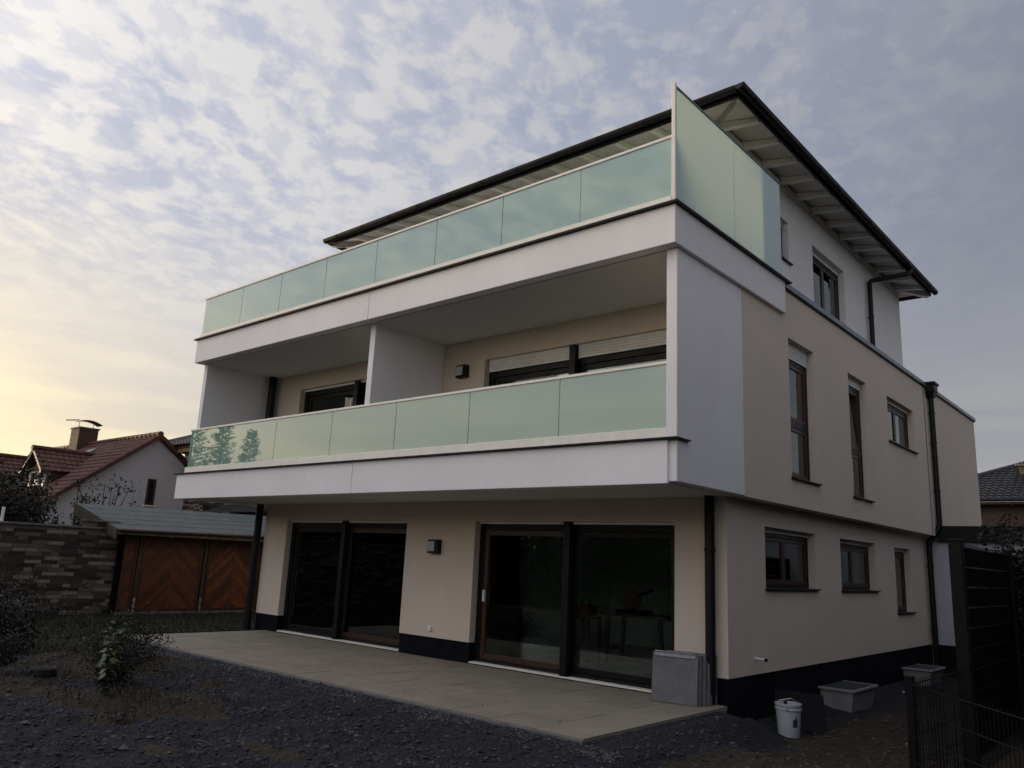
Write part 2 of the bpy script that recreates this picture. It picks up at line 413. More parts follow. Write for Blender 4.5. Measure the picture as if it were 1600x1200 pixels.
def ground_material():
    m = bpy.data.materials.new('bare_ground'); m.use_nodes = True; t = NT(m.node_tree)
    geo = t.n('ShaderNodeNewGeometry').outputs['Position']
    sand = t.n('ShaderNodeAttribute', attribute_name='sand').outputs['Fac']
    gr = t.n('ShaderNodeAttribute', attribute_name='grassy').outputs['Fac']
    vor = t.n('ShaderNodeTexVoronoi', {'Vector': geo, 'Scale': 38.0, 'Randomness': 1.0})
    vor2 = t.n('ShaderNodeTexVoronoi', {'Vector': geo, 'Scale': 95.0, 'Randomness': 1.0})
    cellv = t.n('ShaderNodeSeparateColor', {0: vor.outputs['Color']}).outputs[0]
    n1 = t.noise(geo, 1.3, 5, 0.6); n2 = t.noise(geo, 14, 6, 0.7)
    gcol = t.mix(cellv, (0.007, 0.0075, 0.010), (0.028, 0.030, 0.038))
    gcol = t.mix(t.ramp(n1, 0.35, 0.65, 0, .6), gcol, (0.018, 0.019, 0.026))
    gcol = t.mix(t.ramp(n2, 0.55, 0.8, 0, .5), gcol, (0.052, 0.053, 0.062))
    scol = t.mix(t.ramp(n2, 0.3, 0.7), (0.018, 0.014, 0.009), (0.052, 0.040, 0.028))
    scol = t.mix(t.ramp(t.noise(geo, 5, 5, 0.7), 0.5, 0.7, 0, .6), scol, (0.035, 0.022, 0.012))
    c = t.mix(t.ramp(t.m('ADD', sand, t.m('MULTIPLY', t.m('SUBTRACT', n2, 0.5), 0.7)), 0.35, 0.65), gcol, scol)
    c = t.mix(gr, c, t.mix(t.ramp(n2, .35, .65), (0.014, 0.016, 0.007), (0.032, 0.026, 0.013)))
    h = t.m('ADD', t.m('MULTIPLY', vor.outputs['Distance'], -0.8), t.m('ADD', t.m('MULTIPLY', n2, 1.2), t.m('MULTIPLY', vor2.outputs['Distance'], -0.4)))
    b = t.n('ShaderNodeBump', {'Strength': 1.0, 'Distance': 0.014, 'Height': h})
    p = t.n('ShaderNodeBsdfPrincipled', {'Base Color': c, 'Roughness': 0.9, 'Specular IOR Level': 0.25, 'Normal': b.outputs[0]})
    t.n('ShaderNodeOutputMaterial', {0: p.outputs[0]}); return m
def build_ground():
    def axis(a, b, fine0, fine1, st):
        xs = list(np.arange(fine0, fine1, st))
        s = st; x = fine0
        left = []
        while x > a: s *= 1.16; x -= s; left.append(x)
        s = st; x = fine1; right = []
        while x < b: s *= 1.16; x += s; right.append(x)
        return left[::-1] + xs + right
    xs = axis(-900, 900, -10.4, 3.2, 0.045); ys = axis(-900, 900, -8.2, 0.6, 0.045)
    V = []; S = []; G = []
    for y in ys:
        for x in xs:
            near = abs(x) < 40 and abs(y) < 40
            V.append((x, y, ground_h(x, y) if near else -0.15)); S.append(sand_mask(x, y) if near else 0); G.append(grass_mask(x, y) if near else 1)
    nx = len(xs); F = [(j * nx + i, j * nx + i + 1, (j + 1) * nx + i + 1, (j + 1) * nx + i) for j in range(len(ys) - 1) for i in range(nx - 1)]
    me = bpy.data.meshes.new('ground'); me.from_pydata(V, [], F); me.update()
    for nm, d in (('sand', S), ('grassy', G)):
        a = me.attributes.new(nm, 'FLOAT', 'POINT'); a.data.foreach_set('value', [float(q) for q in d])
    me.materials.append(ground_material()); me.polygons.foreach_set('use_smooth', [True] * len(F))
    o = bpy.data.objects.new('ground', me); COL.objects.link(o); tag(o, kind='structure')
build_ground()

# gravel stones lying on the ground
def stones(name, n, region, size, mats, mask, label, seed):
    r = random.Random(seed); V = []; F = []; MI = []
    ico = [(0, 0, 1), (.9, 0, .1), (.28, .85, -.1), (-.73, .53, .15), (-.7, -.5, -.12), (.28, -.86, .1), (0, 0, -.8)]
    icf = [(0, 1, 2), (0, 2, 3), (0, 3, 4), (0, 4, 5), (0, 5, 1), (6, 2, 1), (6, 3, 2), (6, 4, 3), (6, 5, 4), (6, 1, 5)]
    k = 0; tries = 0
    while k < n and tries < n * 6:
        tries += 1
        x = r.uniform(region[0], region[1]); y = r.uniform(region[2], region[3])
        if not mask(x, y, r): continue
        s = size[0] * (size[1] / size[0]) ** (r.random() ** 2.2)
        a = r.uniform(0, 6.28); ca, sa = math.cos(a), math.sin(a); z = ground_h(x, y) + s * 0.12
        sx, sy, sz = s * r.uniform(.7, 1.2), s * r.uniform(.5, .9), s * r.uniform(.35, .65)
        b = len(V)
        for q in ico:
            qx, qy, qz = q[0] * sx * r.uniform(.8, 1.2), q[1] * sy * r.uniform(.8, 1.2), q[2] * sz * r.uniform(.8, 1.2)
            V.append((x + qx * ca - qy * sa, y + qx * sa + qy * ca, z + qz))
        F += [tuple(b + i for i in f) for f in icf]; mi = r.choices(range(len(mats)), [5, 1.2, 4][:len(mats)])[0]; MI += [mi] * 10; k += 1
    me = bpy.data.meshes.new(name); me.from_pydata(V, [], F); me.update()
    for q in mats: me.materials.append(q)
    me.polygons.foreach_set('material_index', MI)
    o = bpy.data.objects.new(name, me); COL.objects.link(o); tag(o, label, 'gravel', kind='stuff')
def off_terrace(x, y): return not (-10.2 < x < 0.06 and y > -3.1)
stones('gravel', 26000, (-10.5, 3.0, -7.4, -0.6), (0.007, 0.040), M_STONE,
       lambda x, y, r: off_terrace(x, y) and r.random() > sand_mask(x, y) * .93 and grass_mask(x, y) < .6 and (y < -2.4 or x > 0.1),
       'loose grey crushed gravel spread round the paved terrace', 3)
stones('earth_clods', 3500, (-8.5, 2.7, -7.0, 3.5), (0.010, 0.045), [M_SANDST],
       lambda x, y, r: off_terrace(x, y) and r.random() < sand_mask(x, y) * .8 and x < 2.6 and (x > .2 or y < -3.1),
       'crumbled brown earth clods on the sandy patches', 5)

stones('rubble_stones', 900, (-9.5, 1.2, -7.2, -3.1), (0.020, 0.065), [M_STONE[0], M_STONE[1], M_STONE[2]],
       lambda x, y, r: off_terrace(x, y) and nse(x, y, 1.6, 12) > 0.02 and r.random() > sand_mask(x, y), 'bigger grey rubble stones lying in loose drifts on the gravel', 9)
stones('edge_gravel', 6500, (-10.2, 0.5, -3.42, -3.075), (0.006, 0.030), [M_STONE[1], M_STONE[1], M_STONE[0]],
       lambda x, y, r: r.random() < .35 + nse(x, y, 1.3, 6), 'paler crushed stone banked along the terrace edge', 13)
# ================================================================== TERRACE
terr = thing('terrace', 'low paved terrace of square beige stone slabs in front of the patio doors', 'terrace', (-5.05, -1.5, -.05))
MB().box(-10.15, 0.0, -3.02, -0.06, -0.16, -0.05).build('bedding', M_CONC, terr)
MB().box(-10.17, 0.012, -3.055, -3.024, -0.17, -0.012).build('edging', M_CONC, terr, .004)
tile_me = mesh_of(MB().box(-.295, .295, -.295, .295, -.045, 0), 'slab', M_TILE)
for i in range(17):
    for j in range(5):
        o = inst('slab', tile_me, terr, (-9.85 + i * 0.597, -2.722 + j * 0.597, rnd.uniform(-.003, .001)), (rnd.uniform(-.002, .002), rnd.uniform(-.002, .002), rnd.uniform(-.003, .003)))
# small rubbish on the terrace
deb = MB()
for k in range(60):
    x, y = rnd.uniform(-9.5, -.2), rnd.uniform(-2.9, -.3); s = rnd.uniform(.006, .02); a = rnd.uniform(0, 3)
    deb.prism([(x, y, .001), (x + s * math.cos(a), y + s * math.sin(a), .001), (x + s * math.cos(a + 1.4) * .7, y + s * math.sin(a + 1.4) * .7, .001)], (0, 0, rnd.uniform(.003, .01)))
tag(deb.build('leaf_litter', M_TRIM), 'scattered dark crumbs and dry leaf bits on the beige terrace', 'litter', kind='stuff')

# ================================================================== APARTMENT BUILDING
bld = thing('apartment_building', 'three storey white and beige apartment building with frosted glass balconies and hipped penthouse roof', 'building', (-5.3, 4.7, 0))
DL = (-9.81, -6.10); DR = (-4.43, -0.75)
holed_wall('y', 0.0, 0.30, -10.62, 0.0, 0.31, 2.54, [(DL[0], DL[1], 0, 2.22), (DR[0], DR[1], 0, 2.22)]).build('front_wall', M_TAN, bld)
RW = [(1.16, 3.03, 1.40, 2.235), (4.14, 5.96, 1.39, 2.225), (7.15, 8.20, 0.98, 2.21)]
holed_wall('x', 0.0, -0.30, 0.302, 9.5, 0.31, 2.54, RW).build('side_wall', M_TAN, bld)
MB().box(-10.62, -10.32, 0.302, 9.5, 0.31, 2.54).build('side_wall', M_TAN, bld)
MB().box(-10.62, 0.0, 9.502, 9.7, -0.4, 2.54).build('rear_wall', M_TAN, bld)
# plinths
for a, b in ((-10.62, DL[0]), (DL[1], DR[0]), (DR[1], -0.002)):
    MB().box(a + .006, b - .006, 0.014, 0.29, -0.45, 0.308).build('plinth', M_PLINTH, bld)
MB().box(-0.016, -0.28, 0.30, 9.5, -0.6, 0.308).build('plinth', M_PLINTH, bld)
MB().box(-0.25, -.004, 0.012, 0.298, -0.6, 0.3085).build('plinth', M_PLINTH, bld)
MB().box(-10.60, -10.35, 0.30, 9.5, -0.6, 0.308).build('plinth', M_PLINTH, bld)
# first floor volume
SW = [(1.59, 2.60, 2.96, 5.035), (4.18, 5.13, 2.92, 5.045), (6.37, 8.16, 4.17, 5.05)]
holed_wall('x', 0.24, -0.06, 0.032, 9.44, 2.545, 5.76, SW).build('upper_side_wall', M_TAN, bld)
MB().box(-0.06, 0.2395, 9.442, 14.0, 2.77, 5.76).build('upper_side_wall', M_TAN, bld)
MB().box(0.10, 0.241, -1.70, 0.03, 2.555, 5.336).build('white_fin', M_WHITE, bld, .006)
MB().box(0.02, 0.239, 0.0, 0.031, 5.2, 5.76).build('upper_side_wall', M_TAN, bld)
holed_wall('y', 0.0, 0.30, -10.9, 0.098, 2.96, 5.34, [(-9.84, -6.1, 3.0, 5.0), (-4.42, -0.75, 3.0, 4.955)]).build('balcony_wall', M_TAN, bld)
MB().box(-11.02, -10.89, -1.62, 0.30, 2.96, 5.34).build('white_fin', M_WHITE, bld, .006)
MB().box(-5.56, -5.43, -1.60, -0.001, 2.96, 5.345).build('dividing_wall', M_WHITE, bld, .006)
MB().box(-11.0, -10.7, 0.302, 14.0, 2.56, 5.76).build('upper_side_wall', M_WHITE, bld)
MB().box(-10.7, -0.06, 13.8, 14.0, 2.56, 5.76).build('rear_wall', M_TAN, bld)
# slabs (their undersides are the soffits)
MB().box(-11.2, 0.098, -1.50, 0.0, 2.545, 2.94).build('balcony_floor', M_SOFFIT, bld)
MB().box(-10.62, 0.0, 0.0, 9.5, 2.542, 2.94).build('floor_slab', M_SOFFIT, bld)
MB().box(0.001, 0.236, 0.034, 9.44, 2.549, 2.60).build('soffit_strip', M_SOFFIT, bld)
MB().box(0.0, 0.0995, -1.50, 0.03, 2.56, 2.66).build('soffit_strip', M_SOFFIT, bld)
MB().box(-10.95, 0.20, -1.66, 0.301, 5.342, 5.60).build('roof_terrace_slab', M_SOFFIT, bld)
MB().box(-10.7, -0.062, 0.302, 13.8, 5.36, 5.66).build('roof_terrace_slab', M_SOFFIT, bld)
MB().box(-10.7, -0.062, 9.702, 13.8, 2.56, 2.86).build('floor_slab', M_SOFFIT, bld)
# fascia bands, each in two lengths with an open joint
def band(x0, x1, y0, y1, z0, z1, seam):
    MB().box(x0, seam - .004, y0, y1, z0, z1).build('fascia_band', M_WHITE, bld, .008, seg=2)
    MB().box(seam + .004, x1, y0, y1, z0, z1).build('fascia_band', M_WHITE, bld, .008, seg=2)
    MB().box(seam - .02, seam + .02, y0 + .012, y1 - .01, z0 + .003, z1 - .003).build('joint_seal', M_CONC, bld)
band(-11.35, 0.14, -1.735, -1.55, 2.53, 3.03, -5.54)
band(-11.03, 0.300, -1.85, -1.68, 5.34, 5.828, -5.35)
MB().box(0.12, 0.30, -1.675, 1.40, 5.34, 5.828).build('fascia_band', M_WHITE, bld, .008, seg=2)
MB().box(-11.35, -11.17, -1.545, 0.25, 2.53, 3.03).build('fascia_band', M_WHITE, bld, .008, seg=2)
MB().box(-11.03, -10.86, -1.675, 0.25, 5.34, 5.828).build('fascia_band', M_WHITE, bld, .008, seg=2)
# dark ledges (drip caps)
MB().box(-11.42, 0.285, -1.79, -1.45, 3.031, 3.050).build('drip_cap', M_ANTH, bld, .003)
MB().box(-11.42, -11.1, -1.449, 0.25, 3.031, 3.050).build('drip_cap', M_ANTH, bld, .003)
MB().box(-11.09, 0.355, -1.905, -1.62, 5.829, 5.858).build('drip_cap', M_ANTH, bld, .003)
MB().box(0.07, 0.355, -1.619, 1.53, 5.829, 5.858).build('drip_cap', M_ANTH, bld, .003)
MB().box(-11.09, -10.8, -1.619, 0.25, 5.829, 5.858).build('drip_cap', M_ANTH, bld, .003)

def railing(xs, y, z0, zg, zt, left_end=None):
    """base channel, glass panes, handrail"""
    MB().box(xs[0] - .04, xs[-1], y - .035, y + .035, z0, zg).build('base_channel', M_RAIL, bld, .004)
    for a, b in zip(xs, xs[1:]):
        MB().box(a + .006, b - .006, y - .009, y + .009, zg - .03, zt).build('glass_panel', M_FROST, bld)
    MB().box(xs[0] - .02, xs[-1] + .01, y - .026, y + .026, zt + .001, zt + .041).build('handrail', M_RAIL, bld, .006)
LX = [-11.11, -9.60, -7.97, -6.30, -4.67, -3.09, -1.48, 0.094]
railing(LX, -1.655, 3.051, 3.175, 3.925)
UX = [-10.96, -9.48, -8.11, -6.70, -5.31, -3.88, -2.51, -1.13, 0.235]
railing(UX, -1.80, 5.859, 5.955, 6.72)
# left returns of the railings
for x, z0, zg, zt, y0 in ((-11.11, 3.051, 3.175, 3.925, -1.615), (-10.96, 5.859, 5.955, 6.72, -1.76)):
    MB().box(x - .009, x + .009, y0, 0.2, zg - .03, zt).build('glass_panel', M_FROST, bld)
    MB().box(x - .035, x + .035, y0, 0.2, z0, zg - .032).build('base_channel', M_RAIL, bld)
    MB().box(x - .026, x + .026, y0 + .012, 0.2, zt + .001, zt + .041).build('handrail', M_RAIL, bld)
# tall privacy screen on the side of the roof terrace
SX = 0.262
for a, b in ((-1.79, -0.206), (-0.194, 1.36)):
    MB().box(SX - .009, SX + .009, a, b, 5.90, 7.40).build('privacy_screen', M_FROST, bld)
MB().box(SX - .022, SX + .022, -1.80, 1.365, 7.401, 7.43).build('screen_rail', M_COPING, bld, .003)
MB().box(SX - .024, SX + .026, -1.832, -1.795, 5.86, 7.455).build('screen_post', M_RAIL, bld, .003)
MB().box(SX - .03, SX + .03, -1.794, 1.365, 5.859, 5.899).build('base_channel', M_ANTH, bld, .003)
# coping on the beige side wall
MB().box(-0.10, 0.285, 1.41, 14.05, 5.775, 5.862).build('coping', M_COPING, bld, .004)
MB().box(-0.08, 0.262, 1.41, 14.03, 5.755, 5.774).build('coping', M_ANTH, bld)

# --- patio doors
def patio(x0, x1, wood_left, wood_right, y=0.0, z0=0.0, z1=2.22, shutter=0.045, name='patio_door'):
    t = y + .13                                                        # frame plane
    xm = (x0 + x1) / 2 + .02
    fr = MB()
    fr.box(x0 + .001, x0 + .11, t, t + .09, z0 + .03, z1 - .001).box(x1 - .05, x1 - .001, t, t + .09, z0 + .03, z1 - .001)
    fr.box(x0 + .11, x1 - .05, t, t + .09, z1 - shutter - .09, z1 - shutter - .002)
    fr.box(x0 + .11, x1 - .05, t, t + .09, z0 + .031, z0 + .075)
    d = fr.build(name, M_FRAME, bld, .003)
    MB().box(xm - .06, xm + .06, t - .115, t - .002, z0 + .004, z1 - .002).build('mullion', M_FRAME, d, .004)
    for k, (a, b, wood) in enumerate(((x0 + .112, xm - .001, wood_left), (xm + .001, x1 - .052, wood_right))):
        m = M_WOODF if wood else M_FRAME
        zt = z1 - shutter - .092; zb = z0 + .077; q = .085; yy = t + .012 if wood else t + .03
        s = MB().box(a, a + q, yy, yy + .05, zb, zt).box(b - q, b, yy, yy + .05, zb, zt).box(a + q, b - q, yy, yy + .05, zt - q, zt).box(a + q, b - q, yy, yy + .05, zb, zb + q)
        s.build('sash', m, d, .004)
        MB().box(a + q - .005, b - q + .005, yy + .02, yy + .03, zb + q - .005, zt - q + .005).build('pane', M_GLASS, d)
        sh = MB(); zz = z1 - shutter; sx0 = a - .08 if k == 0 else a + .07; sx1 = b - .065 if k == 0 else b + .03
        n = max(1, int(round(shutter / .045)))
        for j in range(n): sh.box(sx0, sx1, t - .05, t - .036, z1 - shutter * (j + 1) / n + .004, z1 - shutter * j / n)
        sh.build('roller_shutter', M_SHUT, d, .003)
    MB().box(x0 + .002, x1 - .002, y + .012, t - .003 + .03, z0 + .0015, z0 + .027).build('threshold', M_RAIL, d, .003)
    return d, t
d1, t1 = patio(*DL, False, True)
d2, t2 = patio(*DR, True, False)
MB().box(-4.28, -4.25, t2 - .04, t2 + .01, .95, 1.13).build('handle', M_RAIL, d2, .004)
d3, t3 = patio(-9.84, -6.1, False, False, 0, 2.97, 5.0, .05, 'balcony_door')
MB().box(-8.17, -8.14, t3 - .05, t3 - .02, 3.95, 4.62).build('handle', M_RAIL, d3, .004)
d4, t4 = patio(-4.42, -0.75, False, False, 0, 2.97, 4.955, .22, 'balcony_door')
# rooms behind the glass
def room(x0, x1, y0, y1, z0, z1, name='room'):
    mb = MB()
    mb.quad((x0, y1, z0), (x1, y1, z0), (x1, y1, z1), (x0, y1, z1)).quad((x0, y0, z0), (x0, y1, z0), (x0, y1, z1), (x0, y0, z1))
    mb.quad((x1, y0, z0), (x1, y1, z0), (x1, y1, z1), (x1, y0, z1)).quad((x0, y0, z1), (x1, y0, z1), (x1, y1, z1), (x0, y1, z1))
    r = mb.build('room_wall', M_DARKROOM, bld)
    MB().box(x0, x1, y0, y1, z0 - .06, z0).build('room_floor', M_ROOMFLOOR, bld)
room(-10.3, -5.35, .301, 5.2, 0.02, 2.53); room(-5.25, -.32, .301, 5.2, 0.02, 2.53)
room(-10.3, -5.35, .301, 5.2, 2.98, 5.33); room(-5.25, -.08, .301, 5.2, 2.98, 5.33)

# --- side windows
def side_window(x, y0, y1, z0, z1, casements, shutter=.06, transom=None, sill=True, depth=.12, wood=True, tilt=False, name='window', curtain=False):
    f = x - depth; q = .055
    mb = MB().box(f - .07, f, y0 + .001, y0 + q, z0 + .001, z1 - .001).box(f - .07, f, y1 - q, y1 - .001, z0 + .001, z1 - .001)
    mb.box(f - .07, f, y0 + q, y1 - q, z1 - shutter - q, z1 - shutter - .001).box(f - .07, f, y0 + q, y1 - q, z0 + .001, z0 + q)
    if transom: mb.box(f - .07, f, y0 + q, y1 - q, transom - .05, transom + .05)
    wn = mb.build(name, M_FRAME, bld, .003)
    zz = [(z0 + q, z1 - shutter - q)] if not transom else [(z0 + q, transom - .05), (transom + .05, z1 - shutter - q)]
    w_ = (y1 - y0 - 2 * q) / casements
    for (a, b) in zz:
        for c in range(casements):
            u0 = y0 + q + c * w_; u1 = u0 + w_; s = .06
            off = .05 if (tilt and a > z0 + .3) else 0.0
            g = MB(); i0 = f - .055; i1 = f - .008
            g.box(i0, i1, u0 + .002, u0 + s, a + .002, b - .002).box(i0, i1, u1 - s, u1 - .002, a + .002, b - .002).box(i0, i1, u0 + s, u1 - s, b - s, b - .002).box(i0, i1, u0 + s, u1 - s, a + .002, a + s)
            g.build('sash', M_WOODF if wood else M_FRAME, wn, .003)
            MB().hexa([(i0 + .02, u0 + s - .004, a + s - .004), (i0 + .028, u0 + s - .004, a + s - .004), (i0 + .028, u1 - s + .004, a + s - .004), (i0 + .02, u1 - s + .004, a + s - .004),
                       (i0 + .02 - off, u0 + s - .004, b - s + .004), (i0 + .028 - off, u0 + s - .004, b - s + .004), (i0 + .028 - off, u1 - s + .004, b - s + .004), (i0 + .02 - off, u1 - s + .004, b - s + .004)]).build('pane', M_GLASS, wn)
    sh = MB(); n = max(1, int(round(shutter / .045)))
    for j in range(n): sh.box(f + .012, f + .024, y0 + .03, y1 - .03, z1 - shutter * (j + 1) / n + .005, z1 - shutter * j / n - .001)
    sh.build('roller_shutter', M_SHUT, wn, .003)
    if sill: MB().box(f + .002, x + .05, y0 - .03, y1 + .05, z0 - .022, z0 + .0005).build('sill', M_ANTH, wn, .004)
    MB().quad((f - .6, y0 - .5, z0 - .5), (f - .6, y1 + .5, z0 - .5), (f - .6, y1 + .5, z1 + .3), (f - .6, y0 - .5, z1 + .3)).build('room_wall', M_DARKROOM, wn)
    if curtain:
        c = MB(); n = 26
        for k in range(n):
            ya = y0 + (y1 - y0) * .48 * k / n; yb = y0 + (y1 - y0) * .48 * (k + 1) / n
            c.quad((f - .12 - .02 * (k % 2), ya, z0 + .05), (f - .12 - .02 * ((k + 1) % 2), yb, z0 + .05), (f - .12 - .02 * ((k + 1) % 2), yb, z1), (f - .12 - .02 * (k % 2), ya, z1))
        c.build('curtain', M_CURT, wn)
    return wn
side_window(0, *RW[0], 2, .07); side_window(0, *RW[1], 2, .07); side_window(0, *RW[2], 1, .07)
side_window(.24, *SW[0], 1, .26, 3.80, curtain=True); side_window(.24, *SW[1], 1, .15, 3.75, tilt=True); side_window(.24, *SW[2], 2, .07)

# --- penthouse
PX, PY, PLX, PRY = -0.35, 0.70, -8.5, 9.93
PW = [(2.80, 3.25, 6.86, 7.62), (4.36, 6.06, 6.15, 7.60)]
ez = 8.185
holed_wall('x', PX, PX - .3, PY, PRY, 5.66, 8.325, PW).build('penthouse_wall', M_WHITE, bld)
holed_wall('y', PY, PY + .3, PLX, PX - .301, 5.66, 8.325, [(-8.2, -5.2, 5.75, 7.95), (-4.2, -1.2, 5.75, 7.95)]).build('penthouse_wall', M_WHITE, bld)
MB().box(PLX, PLX + .3, PY + .301, PRY - .301, 5.66, 8.325).build('penthouse_wall', M_WHITE, bld)
MB().box(PLX, PX - .301, PRY - .3, PRY, 5.66, 8.325).build('penthouse_wall', M_WHITE, bld)
side_window(PX, *PW[0], 1, .07, wood=False); side_window(PX, *PW[1], 2, .09, wood=True)
for a, b in ((-8.2, -5.2), (-4.2, -1.2)):
    w_ = MB().box(a + .001, a + .07, PY + .12, PY + .2, 5.76, 7.94).box(b - .07, b - .001, PY + .12, PY + .2, 5.76, 7.94).box(a + .07, b - .07, PY + .12, PY + .2, 7.86, 7.94).box(a + .07, b - .07, PY + .12, PY + .2, 5.76, 5.84).box((a + b) / 2 - .05, (a + b) / 2 + .05, PY + .12, PY + .2, 5.84, 7.86).build('terrace_door', M_FRAME, bld)
    MB().box(a + .07, b - .07, PY + .155, PY + .165, 5.84, 7.86).build('pane', M_GLASS, w_)
room(-8.45, -.7, PY + .31, 5.5, 5.70, 8.4)
# hipped roof: low pitch, overhanging eaves
EX1, EX0, EY0, EY1 = 0.285, -9.22, -0.045, 10.18
pt = math.tan(R(12.0)); half = (EX1 - EX0) / 2; rz = ez + half * pt
def roof_solid(z_off, thick, inset=0.0):
    x0, x1, y0, y1 = EX0 + inset, EX1 - inset, EY0 + inset, EY1 - inset; h = (x1 - x0) / 2; xm = (x0 + x1) / 2
    zb = ez + z_off + inset * pt; zr = zb + h * pt; yr0 = y0 + h; yr1 = max(y1 - h, yr0 + .3)
    mb = MB()
    lo = [(x0, y0, zb), (x1, y0, zb), (x1, y1, zb), (x0, y1, zb), (xm, yr0, zr), (xm, yr1, zr)]
    hi = [(a, b, c + thick) for a, b, c in lo]
    mb.v = lo + hi
    for fs, o in (((0, 1, 4), 0), ((1, 2, 5, 4), 0), ((2, 3, 5), 0), ((3, 0, 4, 5), 0), ((0, 1, 4), 6), ((1, 2, 5, 4), 6), ((2, 3, 5), 6), ((3, 0, 4, 5), 6)):
        mb.f.append(tuple(k + o for k in fs))
    for a, b in ((0, 1), (1, 2), (2, 3), (3, 0)): mb.f.append((a, b, b + 6, a + 6))
    return mb
roof = roof_solid(0.062, 0.035, 0.02).build('roof', M_ROOFDK, bld)
roof_solid(0.042, 0.016, 0.03).build('soffit_boarding', M_SOFB, roof)
# rafters with exposed ends
def rafter(p0, inward, length, z0=ez - .105):
    a = Vector((p0[0], p0[1], z0)); d = Vector((inward[0], inward[1], pt)); b = a + d * length; up_ = Vector((0, 0, .075))
    w2 = .045; side = Vector((-inward[1], inward[0], 0)) * w2; hz = Vector((0, 0, .145))
    MB().hexa([a - side + up_, a + side + up_, b + side, b - side, a - side + hz, a + side + hz, b + side + hz, b - side + hz]).build('rafter', M_TIMBER, roof, .004)
n = 12
for k in range(n + 1):
    y = EY0 + .78 + k * (EY1 - EY0 - 1.4) / n
    rafter((EX1 - .035, y), (-1, 0), .80)
for k in range(13):
    x = EX0 + .78 + k * (EX1 - EX0 - 1.56) / 12
    rafter((x, EY0 + .035), (0, 1), .85)
for k in range(12):
    y = EY0 + .78 + k * .83
    rafter((EX0 + .035, y), (1, 0), .80)
for sx, x, y in ((-1, EX1 - .05, EY0 + .05), (1, EX0 + .05, EY0 + .05)):
    a = Vector((x, y, ez - .07)); b = a + Vector((sx * .85, .85, .85 * pt)); s = Vector((.035, .035 * -sx * -1, 0)); s = Vector((1, sx, 0)).normalized() * .05; hz = Vector((0, 0, .12))
    MB().hexa([a - s, a + s, b + s, b - s, a - s + hz, a + s + hz, b + s + hz, b - s + hz]).build('hip_rafter', M_TIMBER, roof)
a = Vector((EX1 - .05, EY1 - .05, ez - .07)); b = a + Vector((-.7, -.7, .7 * pt)); s = Vector((1, -1, 0)).normalized() * .05; hz = Vector((0, 0, .12))
MB().hexa([a - s, a + s, b + s, b - s, a - s + hz, a + s + hz, b + s + hz, b - s + hz]).build('hip_rafter', M_TIMBER, roof)
# wall plates
MB().box(PX + .002, PX + .03, PY, PRY, 8.20, 8.30).build('wall_plate', M_TIMBER, roof)
# fascia and gutters
for nm, bx in (('x', (EX1 - .012, EX1 + .012, EY0, EY1)), ('x', (EX0 - .012, EX0 + .012, EY0, EY1)), ('y', (EX0 + .013, EX1 - .013, EY0 - .012, EY0 + .012)), ('y', (EX0 + .013, EX1 - .013, EY1 - .012, EY1 + .012))):
    MB().box(bx[0], bx[1], bx[2], bx[3], ez - .03, ez + .088).build('eaves_fascia', M_ANTH, roof)
def gutter(a, b, out):
    a = Vector(a); b = Vector(b); out = Vector(out); mb = MB(); n = 8; prof = []
    for k in range(n + 1):
        t = math.pi * k / n; prof.append((.065 - .065 * math.cos(t), -.07 * math.sin(t)))
    prof.append((.138, .006))
    for p, q in ((a, b),):
        base = len(mb.v)
        for e in (p, q):
            for u, z in prof: mb.v.append(tuple(e + out * u + Vector((0, 0, z))))
        m_ = len(prof)
        for k in range(m_ - 1): mb.f.append((base + k, base + k + 1, base + m_ + k + 1, base + m_ + k))
        mb.f.append(tuple(base + k for k in range(m_))); mb.f.append(tuple(base + m_ + k for k in reversed(range(m_))))
    g = mb.build('gutter', M_ANTH, roof, smooth=True)
    sm = g.modifiers.new('solid', 'SOLIDIFY'); sm.thickness = .004
    L = (b - a).length; k = 0; d = (b - a).normalized(); s = .45
    while s < L:
        p = a + d * s; mb = MB(); pts = [p + out * (.065 - .071 * math.cos(math.pi * i / 8)) + Vector((0, 0, -.076 * math.sin(math.pi * i / 8))) for i in range(9)]
        for u, v in zip(pts, pts[1:]): mb.bar(u, v, .028, .004, up=out)
        mb.build('gutter_bracket', M_ANTH, roof); s += .85
gz = ez + .085
gutter((EX1 + .013, EY0 - .15, gz), (EX1 + .013, EY1 + .1, gz), (1, 0, 0))
gutter((EX0 - .1, EY0 - .013, gz), (EX1 + .012, EY0 - .013, gz), (0, -1, 0))
gutter((EX0 - .013, EY0, gz), (EX0 - .013, EY1, gz), (-1, 0, 0))

# --- downpipes
def bend(pts, rad=.09, n=6):
    pts = [Vector(p) for p in pts]; out = [pts[0]]
    for a, b, c in zip(pts, pts[1:], pts[2:]):
        u = (a - b).normalized(); v = (c - b).normalized(); p0 = b + u * rad; p1 = b + v * rad
        for k in range(n + 1):
            t = k / n; out.append(p0 * (1 - t) ** 2 + b * 2 * t * (1 - t) + p1 * t ** 2)
    out.append(pts[-1]); return out
def downpipe(pts, r, clips, wall_dir, name='downpipe'):
    d = MB().tube(bend(pts), r, 16).build(name, M_ANTH, bld, smooth=True)
    for c in clips:
        c = Vector(c); MB().tube([c + Vector((0, 0, -.02)), c + Vector((0, 0, .02))], r + .008, 16).build('pipe_clip', M_ANTH, d, smooth=True)
        MB().bar(c, c + Vector(wall_dir) * .16, .02, .012).build('clip_stay', M_ANTH, d)
    return d
downpipe([(-.185, -.105, .003), (-.185, -.105, 2.55)], .064, [(-.185, -.105, .55), (-.185, -.105, 1.86)], (0, 1, 0))
